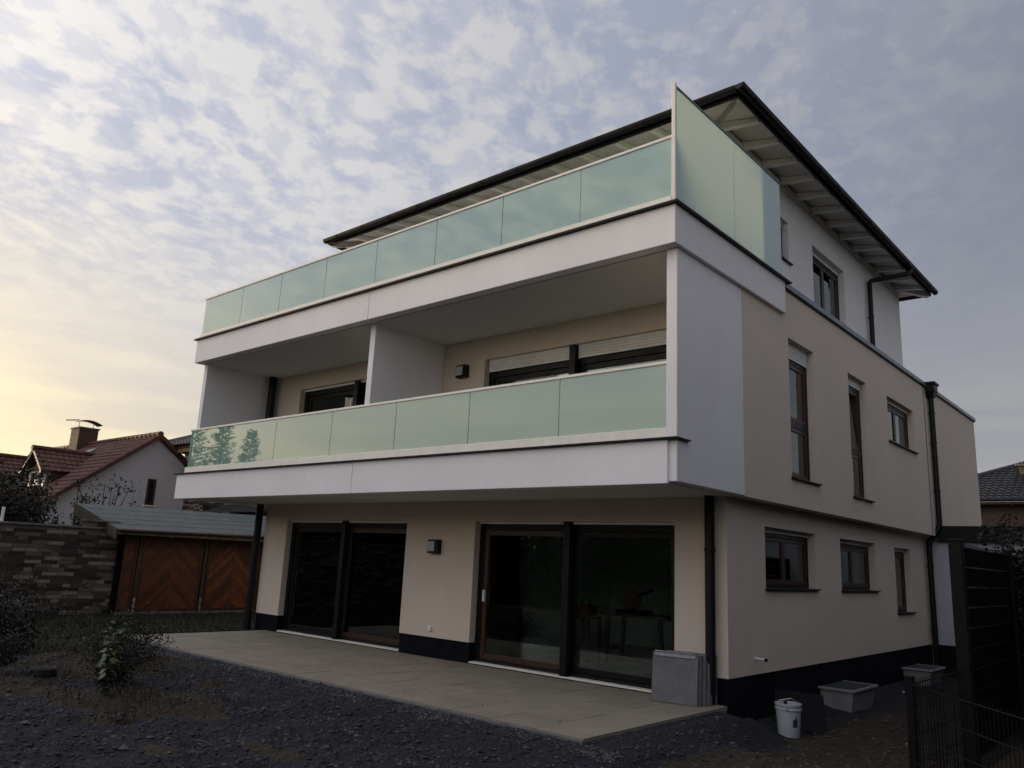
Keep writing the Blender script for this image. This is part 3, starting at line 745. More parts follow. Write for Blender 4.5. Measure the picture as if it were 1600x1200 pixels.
downpipe([(-10.73, -.105, -.1), (-10.73, -.105, 2.55)], .078, [(-10.73, -.105, .32), (-10.73, -.105, 1.85)], (0, 1, 0))
downpipe([(-10.70, -.16, 2.941), (-10.70, -.16, 5.35)], .085, [(-10.70, -.16, 4.2)], (0, 1, 0))
downpipe([(EX1 + .075, 8.25, gz - .05), (EX1 + .06, 8.15, 8.08), (PX + .085, 7.42, 7.80), (PX + .085, 7.42, 5.862)], .05, [(PX + .085, 7.42, 7.0)], (-1, 0, 0))
p4 = downpipe([(.315, 9.38, 5.62), (.315, 9.38, 2.75), (.10, 9.30, 2.38), (.10, 9.30, -.4)], .058, [(.315, 9.38, 5.2), (.315, 9.38, 4.55), (.315, 9.38, 3.5), (.10, 9.30, 1.9), (.10, 9.30, .6)], (-1, 0, 0))
MB().hexa([(.245, 9.28, 5.56), (.385, 9.28, 5.56), (.385, 9.48, 5.56), (.245, 9.48, 5.56), (.242, 9.22, 5.68), (.43, 9.22, 5.68), (.43, 9.54, 5.68), (.242, 9.54, 5.68)]).box(.2415, .43, 9.22, 9.54, 5.681, 5.83).box(.2415, .46, 9.19, 9.57, 5.831, 5.885).build('rainwater_hopper', M_ANTH, p4, .006)
MB().tube([(.252, 9.05, 2.55), (.252, 9.05, 5.75)], .007, 6).build('earth_cable', M_CONC, bld)

# --- wall lamps, socket, overflow pipe
def wall_lamp(x0, x1, z0, z1):
    l = MB().box(x0, x1, -.10, -.001, z0, z1).build('wall_lamp', M_ANTH, bld, .006)
    MB().box(x0 + .0, x1 - .055, -.125, -.102, z0 + .035, z1 - .03).build('diffuser', M_LAMP, l, .006)
wall_lamp(-5.43, -5.19, 1.67, 1.90); wall_lamp(-5.02, -4.78, 4.68, 4.90)
MB().box(-5.37, -5.29, -.03, -.001, .40, .48).build('socket', M_SHUT, bld, .008)
MB().tube([(-.01, .77, .51), (.13, .77, .505)], .017, 12).build('overflow_pipe', M_SHUT, bld, smooth=True)
MB().tube([(.131, .77, .505), (.165, .77, .503)], .020, 12).build('pipe_cap', M_BLACKP, bld, smooth=True)
# --- garage wing and canopy behind
MB().box(0.003, 4.0, 9.505, 9.7, 0.31, 2.43).build('wing_wall', M_GARAGE, bld)
MB().box(0.003, 4.0, 9.52, 9.7, -.5, 0.309).build('plinth', M_PLINTH, bld)
MB().box(0.245, 6.2, 9.42, 9.56, 2.431, 2.762).build('canopy_beam', M_ANTH, bld, .004)
MB().box(0.245, 6.2, 9.561, 13.9, 2.66, 2.76).build('canopy_roof', M_ANTH, bld)

# --- something to see in the room: a workbench with a saw on it
wb = thing('work_table', 'dark trestle work table standing inside behind the right patio door', 'table', (-2.6, 2.2, .02))
MB().box(-3.25, -1.95, 1.9, 2.5, .80, .84).build('table_top', M_TRIM, wb)
for x in (-3.15, -2.05):
    for y in (1.95, 2.43): MB().bar((x, y, .02), (x + (.06 if x < -2.6 else -.06), y, .80), .06, .05).build('leg', M_TRIM, wb)
    MB().bar((x, 1.95, .25), (x, 2.43, .25), .03, .05).build('brace', M_TRIM, wb)
sw = thing('mitre_saw', 'chunky dark mitre saw with orange guard on the work table', 'saw', (-2.75, 2.2, .84))
MB().box(-3.0, -2.5, 2.0, 2.4, .842, .90).build('saw_base', M_BLACKP, sw, .01)
MB().tube([(-2.78, 2.17, 1.06), (-2.78, 2.23, 1.06)], .15, 24).build('blade_guard', M_ORANGE, sw, .01)
MB().bar((-2.78, 2.2, 1.1), (-2.45, 2.3, 1.24), .05, .05).build('saw_handle', M_BLACKP, sw, .01)
bk2 = thing('tool_crate', 'small orange tool crate on a stool inside the left half of the right patio door', 'crate', (-3.6, 2.0, .75))
MB().box(-3.75, -3.45, 1.85, 2.15, .75, .93).build('crate_body', M_ORANGE, bk2, .02)
MB().tube([(-3.7, 2, .93), (-3.66, 2, 1.04), (-3.54, 2, 1.04), (-3.5, 2, .93)], .012, 8).build('handle', M_BLACKP, bk2)
st_ = thing('stool', 'dark wooden stool inside carrying the orange tool crate', 'stool', (-3.6, 2.0, .02))
MB().box(-3.8, -3.4, 1.8, 2.2, .71, .748).build('seat', M_TRIM, st_)
for x in (-3.77, -3.43):
    for y in (1.83, 2.17): MB().bar((x, y, .02), (x, y, .71), .04, .04).build('leg', M_TRIM, st_)

# ================================================================== brickwork
def brickwork(parent, plane, sign, u0, u1, z0, z1, mats, limit, seed, bl=.34, bh=.076, g=.012, solid=.22, holes=()):
    """bricks over a mortar core; wall plane x=plane facing +x (sign=1). Nearest `limit` bricks are objects."""
    r = random.Random(seed)
    core = MB()
    core_b = holed_wall('x', plane - .010, plane - solid, u0, u1, z0, z1, list(holes)); core_b.build('mortar_core', M_MORTAR, parent)
    pos = []
    z = z0 + g; row = 0
    while z + bh <= z1 + .01:
        u = u0 - (.12 if row % 2 else 0) - r.uniform(0, .03)
        while u < u1:
            L = bl if r.random() < .75 else bl * .5
            a, b = max(u, u0), min(u + L, u1)
            if b - a > .03 and not any(h[0] < (a + b) / 2 < h[1] and h[2] < z + bh / 2 < h[3] for h in holes): pos.append(((a + b) / 2, z + bh / 2, b - a, r.choices(range(len(mats)), [3, 2, 2.2, 1.6, 2.5][:len(mats)])[0], r.uniform(-.003, .004)))
            u += L + g
        z += bh + g; row += 1
    cam_d = lambda p: (p[0] - CAM.y) ** 2
    return pos, r
def place_bricks(parent, plane, pos, mats, limit, bh, key, unit):
    pos = sorted(pos, key=key)
    meshes = []
    for m in mats:
        mb = MB().box(-.06, 0, -.5, .5, -bh / 2, bh / 2)
        meshes.append(mesh_of(mb, 'brick', m))
    for (u, z, L, mi, d) in pos[:limit]:
        inst('brick', meshes[mi], parent, (plane + d, u, z), scale=(1, L, 1))
    rest = {}
    if len(pos) > limit:
        V = MB(); MI = []
        for (u, z, L, mi, d) in pos[limit:]:
            V.box(plane - .05, plane + d, u - L / 2, u + L / 2, z - bh / 2, z + bh / 2); MI += [mi] * 6
        o = V.build('brick_courses', mats, parent); o.data.polygons.foreach_set('material_index', MI); tag(o, kind='stuff')
bw = thing('brick_wall', 'mottled grey brown brick garden wall along the left boundary', 'wall', (-16.1, -6, -.1))
pos, _ = brickwork(bw, -16.0, 1, -13.0, -0.72, -.2, 1.90, BRICKC, 300, 11)
def in_view(p): 
    q = Vector((-16.0, p[0], p[1])) - CAM; z = q.dot(cf); return 0 if (z > 0 and abs(q.dot(cr) / z * 1238.93) < 800) else 1
place_bricks(bw, -16.0, pos, BRICKC, 300, .076, lambda p: (in_view(p), p[0] < -1000, -p[1]), 1)
for k in range(21):
    y1_ = -0.70 - k * .6
    MB().box(-16.27, -15.96, y1_ - .59, y1_, 1.905, 1.955).build('coping_slab', M_CONC, bw, .006)
pc = thing('brick_pier', 'short brick pier block with flat cap ending the garden wall beside the shed', 'pier', (-16.12, -1.2, 1.96))
MB().box(-16.24, -16.0, -1.55, -.80, 1.958, 2.07).build('pier_body', M_MORTAR, pc)
for row in range(1):
    for k in range(3):
        MB().box(-16.25, -15.99, -1.55 + k * .25 + .005, -1.31 + k * .25, 1.97, 2.055).build('brick', BRICKC[(k * 2) % 5], pc)
MB().box(-16.28, -15.95, -1.60, -.76, 2.071, 2.115).build('pier_cap', BRICKC[0], pc, .005)
wp = MB().tube([(-16.1, -3.35, 1.95), (-16.1, -3.35, 2.28)], .035, 12)
tag(wp.build('vent_pipe', M_SHUT, smooth=True), 'short white plastic pipe standing up behind the brick garden wall', 'pipe')

# ================================================================== timber fence (chevron boards)
fn = thing('wooden_fence', 'red brown stained timber fence with diagonal boards beside the brick wall', 'fence', (-15.8, 1.6, -.1))
FX = -15.8
def fence_panel(y0, y1, z0, z1, mats, chevron=True):
    t = .07
    for a, b, c, d in ((y0, y1, z1 - t, z1), (y0, y1, z0, z0 + t)): MB().box(FX - .02, FX + .025, a, b, c, d).build('panel_frame', M_FENCEW[2], fn, .003)
    for a, b in ((y0, y0 + t), (y1 - t, y1)): MB().box(FX - .02, FX + .025, a, b, z0 + t + .001, z1 - t - .001).build('panel_frame', M_FENCEW[2], fn, .003)
    ym = (y0 + y1) / 2
    if chevron: MB().box(FX - .018, FX + .018, ym - .03, ym + .03, z0 + t + .001, z1 - t - .001).build('panel_frame', M_FENCEW[1], fn, .003)
    halves = ((y0 + t, ym - .03, 1), (ym + .03, y1 - t, -1)) if chevron else ((y0 + t, y1 - t, 1),)
    bwid = .105
    for a, b, s in halves:
        W = b - a; za, zb = z0 + t, z1 - t
        k = -int(W / .13) - 2
        while True:
            zc = za + k * (bwid * 1.30)
            if zc > zb: break
            # board: z = zc + slope*(u), clipped to the panel
            def zl(u, off): return zc + off + (u if s > 0 else W - u) * 1.0
            poly = [(0, zl(0, 0)), (W, zl(W, 0)), (W, zl(W, bwid * 1.36)), (0, zl(0, bwid * 1.36))]
            def clip(poly, f, lim, keep_above):
                out = []
                for i in range(len(poly)):
                    p, q = poly[i], poly[(i + 1) % len(poly)]
                    ip = (p[1] >= lim) if keep_above else (p[1] <= lim); iq = (q[1] >= lim) if keep_above else (q[1] <= lim)
                    if ip: out.append(p)
                    if ip != iq:
                        t_ = (lim - p[1]) / (q[1] - p[1]); out.append((p[0] + (q[0] - p[0]) * t_, lim))
                return out
            poly = clip(poly, None, za, True)
            if poly: poly = clip(poly, None, zb, False)
            if len(poly) >= 3:
                dd = rnd.uniform(0, .004); lap = .006
                MB().prism([(FX - .008 + dd, a + u, z) for u, z in poly], (.014, 0, 0)).build('board', mats[rnd.randrange(len(mats))], fn)
            k += 1
fence_panel(-.64, -.30, -.05, 1.78, M_FENCEW, False)
fence_panel(-.18, 1.45, -.05, 1.78, M_FENCEW)
fence_panel(1.60, 3.20, -.05, 1.80, [M_ORANGEW] + M_FENCEW)
fence_panel(3.32, 4.9, -.05, 1.80, M_FENCEW)
for y in (-.24, 1.52, 3.26, 4.96):
    p = MB().box(FX - .05, FX + .05, y - .045, y + .045, .02, 1.90).build('post', M_TRIM, fn, .004)
    MB().box(FX + .052, FX + .06, y - .03, y + .03, -.15, .28).build('post_anchor', M_STEEL, fn)
MB().box(FX - .03, FX + .045, -.65, 5.0, -.20, -.06).build('gravel_board', M_CONC, fn)

# ================================================================== shed
sh = thing('garden_shed', 'low garden shed with grey green felt roof rising behind the timber fence', 'shed', (-17, 2, 0))
y0s, y1s = -1.06, 6.0
def zr(x, y): return 1.93 + (-15.3 - x) * .215 + (y + 1.1) * .012
for k in range(5):
    xa = -15.3 - k * .58; xb = xa - .60
    MB().hexa([(xb, y0s, zr(xb, y0s) - .01 + .006 * k), (xa, y0s, zr(xa, y0s) - .01 + .006 * k), (xa, y1s, zr(xa, y1s) - .01 + .006 * k), (xb, y1s, zr(xb, y1s) - .01 + .006 * k),
               (xb, y0s, zr(xb, y0s) + .006 * k), (xa, y0s, zr(xa, y0s) + .006 * k), (xa, y1s, zr(xa, y1s) + .006 * k), (xb, y1s, zr(xb, y1s) + .006 * k)]).build('felt_strip', M_FELT, sh)
MB().hexa([(-18.2, y0s + .01, zr(-18.2, 0) - .09), (-15.31, y0s + .01, zr(-15.31, 0) - .09), (-15.31, y1s, zr(-15.31, 5) - .09), (-18.2, y1s, zr(-18.2, 5) - .09),
           (-18.2, y0s + .01, zr(-18.2, 0) - .03), (-15.31, y0s + .01, zr(-15.31, 0) - .03), (-15.31, y1s, zr(-15.31, 5) - .03), (-18.2, y1s, zr(-18.2, 5) - .03)]).build('roof_deck', M_TRIM, sh)
k = 0; x = -15.34
while x > -18.15:
    MB().hexa([(x - .13, y0s - .025, zr(x - .07, y0s) - .27), (x, y0s - .025, zr(x - .07, y0s) - .26), (x, y0s - .002, zr(x - .07, y0s) - .26), (x - .13, y0s - .002, zr(x - .07, y0s) - .27),
               (x - .13, y0s - .025, zr(x - .13, y0s) - .012), (x, y0s - .025, zr(x, y0s) - .012), (x, y0s - .002, zr(x, y0s) - .012), (x - .13, y0s - .002, zr(x - .13, y0s) - .012)]).build('plank', M_PLANKY, sh)
    x -= .142
MB().box(-15.33, -15.30, y0s, y1s, 1.80, 1.915).build('fascia', M_PLANKY, sh)
MB().tube([(-15.26, y0s, 1.90), (-15.26, y1s, 1.97)], .035, 10).build('gutter', M_TRIM, sh)
MB().box(-18.1, -16.3, -.7, 5.9, -.2, 1.95).build('shed_wall', M_TRIM, sh)
lp = MB().box(-15.72, -15.66, .42, .50, 1.78, 1.86)
tag(lp.build('small_lamp', M_SHUT, None, .01), 'tiny white lamp fixed at the top of the timber fence', 'lamp')

# ================================================================== neighbouring houses
def pantiles(mb, o, u, v, nu, nv, tw, tl, amp=.03, step=.03):
    """pantile surface: o origin, u unit vector along the eave, v unit vector up the slope"""
    o = Vector(o); u = Vector(u); v = Vector(v); n = u.cross(v).normalized()
    if n.z < 0: n = -n
    b = len(mb.v); cols = nu * 4 + 1
    for j in range(nv):
        for e in (0, 1):
            for i in range(cols):
                ph = i / 4.0; hgt = amp * (math.sin(ph * 2 * math.pi) * .5 + .5) + (step if e == 0 else 0)
                mb.v.append(tuple(o + u * (ph * tw) + v * ((j + e) * tl) + n * hgt))
    for j in range(nv):
        for i in range(cols - 1):
            a = b + (2 * j) * cols + i; c = b + (2 * j + 1) * cols + i
            mb.f.append((a, a + 1, c + 1, c))
            if j < nv - 1:
                d = b + (2 * j + 2) * cols + i; mb.f.append((c, c + 1, d + 1, d))
    return mb
# --- red roofed house, gable facing +x
hl = thing('red_roofed_house', 'white gabled house with red tiled roof, chimney and dormers at far left', 'house', (-34, 5.4, 0))
GX = -28.0; PKY, PKZ, SL = 5.40, 5.98, .765
hw = 4.9
gab = MB().prism([(GX, PKY - hw + .4, -.2), (GX, PKY + hw - .4, -.2), (GX, PKY + hw - .4, PKZ - SL * (hw - .4) - .05), (GX, PKY, PKZ - .05), (GX, PKY - hw + .4, PKZ - SL * (hw - .4) - .05)], (-14, 0, 0))
gab.build('wall', M_WHITEW, hl)
vl = math.hypot(1, SL)
for s in (-1, 1):
    e = (GX + .25, PKY + s * hw, PKZ - SL * hw + .06); u = (-1, 0, 0); v = (0, -s / vl, SL / vl)
    nv = int(hw * vl / .34) + 1
    t_ = MB(); pantiles(t_, e, u, v, 60, nv, .24, hw * vl / nv, .035, .035)
    t_.build('roof', M_ROOFRED, hl, smooth=False)
    MB().hexa([(GX + .24, PKY + s * hw, PKZ - SL * hw - .10), (GX + .24, PKY, PKZ - .10), (GX - 14, PKY, PKZ - .10), (GX - 14, PKY + s * hw, PKZ - SL * hw - .10),
               (GX + .24, PKY + s * hw, PKZ - SL * hw + .055), (GX + .24, PKY, PKZ + .055), (GX - 14, PKY, PKZ + .055), (GX - 14, PKY + s * hw, PKZ - SL * hw + .055)]).build('roof_deck', M_TRIM, hl)
    k = 0; q = Vector((GX + .26, PKY + s * hw, PKZ - SL * hw)); vv = Vector(v)
    while k * .34 < hw * vl - .1:
        p = q + vv * (k * .34); MB().bar(p + Vector((0, 0, .03)), p + vv * .36 + Vector((0, 0, .0)), .10, .14).build('verge_tile', M_ROOFRED, hl); k += 1
for k in range(36):
    MB().tube([(GX + .2 - k * .4, PKY, PKZ + .09), (GX - .22 - k * .4, PKY, PKZ + .11)], [.13, .11], 8).build('ridge_tile', M_ROOFRED, hl)
wnd = MB().box(GX + .001, GX + .03, 5.22, 5.30, 3.15, 4.22).box(GX + .001, GX + .03, 5.50, 5.58, 3.15, 4.22).box(GX + .001, GX + .03, 5.30, 5.50, 4.15, 4.22).box(GX + .001, GX + .03, 5.30, 5.50, 3.15, 3.22).build('window', M_TRIM, hl)
MB().box(GX + .004, GX + .012, 5.30, 5.50, 3.22, 4.15).build('pane', M_FRAME, wnd)
MB().box(GX + .001, GX + .10, 5.15, 5.65, 3.10, 3.145).build('sill', M_RAIL, wnd)
# chimney
cx0, cx1, cy0, cy1 = -36.1, -35.1, 4.9, 5.75
ch = MB().box(cx0, cx1, cy0, cy1, 5.0, 6.80).build('chimney', M_MORTAR, hl)
mb = MB(); row = 0; z = 5.3
while z < 6.75:
    for k in range(-1, 5):
        a = cy0 + k * .25 + (.125 if row % 2 else 0); a0, a1 = max(a, cy0), min(a + .238, cy1)
        if a1 > a0 + .02: mb.box(cx1 - .02, cx1 + .01, a0, a1, z, z + .062)
        a = cx0 + k * .25 + (.125 if row % 2 else 0); a0, a1 = max(a, cx0), min(a + .238, cx1 - .021)
        if a1 > a0 + .02: mb.box(a0, a1, cy0 - .01, cy0 + .02, z, z + .062)
    z += .075; row += 1
tag(mb.build('brickwork', BRICKP[1], ch), kind='stuff')
MB().box(cx0 - .05, cx1 + .05, cy0 - .05, cy1 + .05, 6.801, 6.87).build('chimney_cap', M_CONC, ch)
hood = MB()
for k in range(8):
    a0 = -.6 + k * .15; a1 = a0 + .15; f_ = lambda a: 7.22 - .45 * a * a
    hood.hexa([(cx1 - .75, 5.35 + a0, f_(a0)), (cx1 - .15, 5.35 + a0, f_(a0)), (cx1 - .15, 5.35 + a1, f_(a1)), (cx1 - .75, 5.35 + a1, f_(a1)), (cx1 - .75, 5.35 + a0, f_(a0) + .03), (cx1 - .15, 5.35 + a0, f_(a0) + .03), (cx1 - .15, 5.35 + a1, f_(a1) + .03), (cx1 - .75, 5.35 + a1, f_(a1) + .03)])
hood.build('chimney_hood', M_ANTH, ch)
for y in (5.0, 5.65): MB().bar((cx1 - .45, y, 6.87), (cx1 - .45, y, 7.12), .03, .03).build('hood_post', M_ANTH, ch)
MB().bar((cx1 - .45, 4.35, 7.12), (cx1 - .45, 4.95, 7.22), .25, .03).build('weather_vane', M_ANTH, ch)
# roof window
sk = MB(); 
def on_roof(y, s=-1): return PKZ - SL * abs(PKY - y) + .12
sk.hexa([(-33.2, 4.2, on_roof(4.2)), (-32.4, 4.2, on_roof(4.2)), (-32.4, 4.75, on_roof(4.75)), (-33.2, 4.75, on_roof(4.75)), (-33.2, 4.2, on_roof(4.2) + .06), (-32.4, 4.2, on_roof(4.2) + .06), (-32.4, 4.75, on_roof(4.75) + .06), (-33.2, 4.75, on_roof(4.75) + .06)])
sk.build('roof_window', M_COPING, hl)
def dormer(xc, hwid=1.12, yf=2.2, za=5.20, ze=4.36, zb=3.45):
    d = MB()
    yb = PKY - (PKZ - za) / SL
    d.prism([(xc - hwid + .15, yf + .15, zb - .3), (xc + hwid - .15, yf + .15, zb - .3), (xc + hwid - .15, yf + .15, ze + .05), (xc, yf + .15, za - .08), (xc - hwid + .15, yf + .15, ze + .05)], (0, yb - yf - .3, 0))
    dm = d.build('dormer', M_TRIM, hl)
    MB().prism([(xc - hwid + .16, yf + .13, ze - .02), (xc + hwid - .16, yf + .13, ze - .02), (xc, yf + .13, za - .1)], (0, .019, 0)).build('gable_boarding', M_PLANKO, dm)
    for s in (-1, 1):
        sl = (za - ze) / hwid; vl_ = math.hypot(1, sl); ext = 1.12
        e = (xc + s * hwid * ext, yf - .25, za - sl * hwid * ext + .02)
        t_ = MB(); L = hwid * ext * vl_; pantiles(t_, e, (0, 1, 0), (-s / vl_, 0, sl / vl_), 12, 5, .235, L / 5, .03, .03)
        # cut the part that would stand above the main slope
        t_.build('dormer_roof', M_ROOFRED, dm)
        MB().hexa([(xc + s * hwid * ext, yf - .24, za - sl * hwid * ext - .10), (xc, yf - .24, za - .10), (xc, yf + .12, za - .10), (xc + s * hwid * ext, yf + .12, za - sl * hwid * ext - .10),
                   (xc + s * hwid * ext, yf - .24, za - sl * hwid * ext + .03), (xc, yf - .24, za + .03), (xc, yf + .12, za + .03), (xc + s * hwid * ext, yf + .12, za - sl * hwid * ext + .03)]).build('bargeboard', M_TRIM, dm)
    for k in range(6): MB().tube([(xc, yf - .3 + k * .42, za + .05), (xc, yf + .15 + k * .42, za + .07)], [.12, .10], 8).build('ridge_tile', M_ROOFRED, dm)
    for a, b in ((xc - .82, xc - .08), (xc + .08, xc + .82)):
        f_ = MB().box(a, a + .07, yf + .06, yf + .14, zb, ze - .05).box(b - .07, b, yf + .06, yf + .14, zb, ze - .05).box(a + .07, b - .07, yf + .06, yf + .14, ze - .12, ze - .05).box(a + .07, b - .07, yf + .06, yf + .14, zb, zb + .07)
        zc = [(zb + .07) + (ze - .19 - zb) * q for q in (.33, .66)]
        for z_ in zc: f_.box(a + .07, b - .07, yf + .08, yf + .13, z_ - .015, z_ + .015)
        f_.build('window_frame', M_SHUT, dm)
        MB().box(a + .07, b - .07, yf + .10, yf + .11, zb + .07, ze - .12).build('pane', M_MIRR, dm)
M_MIRR = mat('dark_window_glass', (0.02, 0.02, 0.02), 0.12, 0.1, 4, spec=1.0, coat=1.0)
dormer(-31.55); dormer(-36.9)

def tri_tiles(mb, a, b, c, d, tw=.30, tl=.36):
    """tiled slope between eave a-b and top c-d (c above a, d above b)"""
    a, b, c, d = map(Vector, (a, b, c, d)); u = (b - a).normalized(); up = (c - a); up = (up - u * up.dot(u)); H = up.length; v = up.normalized(); n = u.cross(v)
    if n.z < 0: n = -n
    rows = int(H / tl); tl = H / rows
    for j in range(rows):
        f0, f1 = j / rows, (j + 1) / rows
        l0 = a.lerp(c, f0); r0 = b.lerp(d, f0); l1 = a.lerp(c, f1); r1 = b.lerp(d, f1)
        s0, s1 = (l0 - a).dot(u), (r0 - a).dot(u); t0, t1 = (l1 - a).dot(u), (r1 - a).dot(u)
        k = int(s0 / tw)
        while k * tw < s1:
            for q in range(4):
                x0 = k * tw + q * tw / 4; x1 = x0 + tw / 4
                m0 = max(min((x0), s1), s0); m1 = max(min(x1, s1), s0); n0 = max(min(x0, t1), t0); n1 = max(min(x1, t1), t0)
                if m1 - m0 < 1e-4 and n1 - n0 < 1e-4: continue
                w0 = .045 * (math.sin((q) / 4 * 2 * math.pi) * .5 + .5); w1 = .045 * (math.sin((q + 1) / 4 * 2 * math.pi) * .5 + .5)
                p = a + v * (f0 * H); p_ = a + v * (f1 * H)
                mb.quad(p + u * m0 + n * (w0 + .05), p + u * m1 + n * (w1 + .05), p_ + u * n1 + n * w1, p_ + u * n0 + n * w0)
                mb.quad(p + u * m0 + n * (w0 + .05), p + u * m1 + n * (w1 + .05), p + u * m1 + n * w1 * 0, p + u * m0 + n * w0 * 0)
            k += 1
    return mb
# --- house behind the shed: gable end of pale clinker brick, dark verge tiles
hb = thing('clinker_house', 'house of mixed pale clinker brick with dark tiled roof behind the shed', 'house', (-22, 9, 0))
WY = 6.9; TX, TZ, RSL = -30.6, 5.86, .30                                # wall plane y, eaves tip, roof slope towards +x
WX0 = -28.55; RX = -20.0
MB().prism([(WX0, WY + .012, -.2), (-14.0, WY + .012, -.2), (-14.0, WY + .012, TZ - .33), (WX0, WY + .012, TZ - .33)], (0, 8, 0)).build('wall', M_MORTAR, hb)
hx0, hx1, hz0, hz1 = -26.35, -24.65, 2.4, 3.32
r = random.Random(5); bm_ = [mesh_of(MB().box(-.5, .5, -.06, 0, -.031, .031), 'brick', m) for m in BRICKP]
z = 1.9; row = 0; near_n = 0; V = MB(); MI = []
while z < 4.6:
    x = WX0 - (.12 if row % 2 else 0)
    while x < -19.0:
        a_, b_ = max(x, WX0), x + (.24 if r.random() < .8 else .12); x = b_ + .012
        if b_ - a_ < .04: continue
        if hx0 - .02 < (a_ + b_) / 2 < hx1 + .02 and hz0 < z + .03 < hz1: continue
        mi = r.choices(range(3), [4, 1.5, 2])[0]; d = r.uniform(-.003, .003)
        if 2.85 < z < 3.6 and near_n < 290: inst('brick', bm_[mi], hb, ((a_ + b_) / 2, WY + d, z + .031), scale=(b_ - a_, 1, 1)); near_n += 1
        else: V.box(a_, b_, WY - .0 + d, WY + .03, z, z + .062); MI += [mi] * 6
    z += .075; row += 1
o = V.build('brick_courses', BRICKP, hb); o.data.polygons.foreach_set('material_index', MI); tag(o, kind='stuff')
hwn = MB().box(hx0, hx1, WY - .01, WY + .011, hz0, hz1).build('window', M_TRIM, hb)
MB().box(hx0 + .08, (hx0 + hx1) / 2 - .04, WY - .016, WY - .0101, hz0 + .08, hz1 - .08).box((hx0 + hx1) / 2 + .04, hx1 - .08, WY - .016, WY - .0101, hz0 + .08, hz1 - .08).build('pane', M_FRAME, hwn)
EYH = WY - .8; HX1 = -12.5; HP = .42; HH = 5.0                            # hipped roof: eaves line, far end, pitch, run
c_ = [(TX + .3, EYH), (HX1, EYH), (HX1, EYH + 2 * HH), (TX + .3, EYH + 2 * HH)]
ra, rb = (TX + .3 + HH, EYH + HH), (HX1 - HH, EYH + HH); zt = TZ - .12 + HP * HH; z0h = TZ - .12
t_ = MB(); tri_tiles(t_, (*c_[0], z0h), (*c_[1], z0h), (*ra, zt), (*rb, zt), .24, .36); t_.build('roof', M_ROOFDK, hb)
for p, q, u in ((c_[3], c_[0], ra), (c_[1], c_[2], rb)):
    MB().prism([(*p, z0h - .02), (*q, z0h - .02), (*u, zt - .02)], (0, 0, -.05)).build('roof', M_ROOFDK, hb)
MB().prism([(*c_[2], z0h - .02), (*c_[3], z0h - .02), (*ra, zt - .02), (*rb, zt - .02)], (0, 0, -.05)).build('roof', M_ROOFDK, hb)
MB().prism([(*c_[0], z0h - .03), (*c_[1], z0h - .03), (*rb, zt - .03), (*ra, zt - .03)], (0, 0, -.05)).build('roof_deck', M_TRIM, hb)
A_ = Vector((*c_[0], z0h + .05)); B_ = Vector((*ra, zt + .05))
for k in range(20): MB().tube([A_.lerp(B_, k / 20), A_.lerp(B_, (k + 1.1) / 20) + Vector((0, 0, .02))], [.12, .10], 8).build('ridge_tile', M_ROOFDK, hb)
MB().tube([(TX + .3, EYH - .06, z0h - .03), (HX1, EYH - .06, z0h - .03)], .07, 10).build('gutter', M_ANTH, hb, smooth=True)
MB().box(TX + .4, HX1, EYH + .03, WY, z0h - .20, z0h - .16).build('eaves_board', M_TRIM, hb)
for k in range(26):
    x = TX + .85 + k * .15
    MB().box(x, x + .135, EYH + .03, EYH + .055, z0h - .36, z0h - .10).build('plank', M_PLANKO, hb)
porch = MB(); pantiles(porch, (-24.2, WY - 1.2, 2.82), (1, 0, 0), (0, .93, .37), 16, 3, .24, .36, .04, .04)
porch.build('porch_roof', M_ROOFDK, hb)
MB().box(-24.2, -20.4, WY - 1.15, WY - .05, 2.66, 2.78).build('porch_fascia', M_ANTH, hb)

# --- dark house at right
hr = thing('dark_tiled_house', 'dark brick house with glazed hipped roof and chimney at far right', 'house', (-1, 34, 0))
MB().box(-5.6, 4.4, 30.5, 40, -.3, 5.05).build('wall', mat('dark_brick', (0.05, 0.03, 0.025), .85, .3, 8, .01, 20), hr)
ap = Vector((-1.6, 35.2, 7.35)); e0, e1, ye = -6.4, 5.2, 30.0; ze_ = 5.18
M_GLZ = mat('glazed_black_tile', (0.03, 0.031, 0.035), 0.28, 0.1, 2.5, spec=0.7)
tri_tiles(MB(), (e0, ye, ze_), (e1, ye, ze_), tuple(ap), (ap.x + 1.2, ap.y, ap.z)).build('roof', M_GLZ, hr)
MB().prism([(e0, ye, ze_ - .02), (e0, 40.4, ze_ - .02), tuple(ap - Vector((0, 0, .02)))], (0, 0, -.05)).build('roof', M_GLZ, hr)
MB().prism([(e1, ye, ze_ - .02), (e1, 40.4, ze_ - .02), (ap.x + 1.2, ap.y, ap.z - .02)], (0, 0, -.05)).build('roof', M_GLZ, hr)
L0 = Vector((e0, ye, ze_ + .06)); k = 0
while k < 22:
    MB().tube([L0.lerp(ap, k / 22), L0.lerp(ap, (k + 1.1) / 22) + Vector((0, 0, .03))], [.12, .10], 8).build('ridge_tile', M_GLZ, hr); k += 1
MB().tube([(e0 - .05, ye - .07, ze_ - .04), (e1, ye - .07, ze_ - .04)], .08, 10).build('gutter', M_ANTH, hr)
MB().box(e0, e1, ye + .02, ye + .6, ze_ - .22, ze_ - .12).build('eaves_board', M_TRIM, hr)
c2 = MB().box(-1.72, -1.18, 33.4, 33.95, 6.3, 6.98).build('chimney', mat('chimney_brick', (.16, .11, .08), .85, .3, 10, .01, 30), hr)
MB().box(-1.84, -1.06, 33.28, 34.07, 6.981, 7.07).build('chimney_cap', M_CONC, c2, .01)
MB().box(-1.58, -1.32, 33.55, 33.8, 7.071, 7.22).build('chimney_pot', M_ANTH, c2, .01)

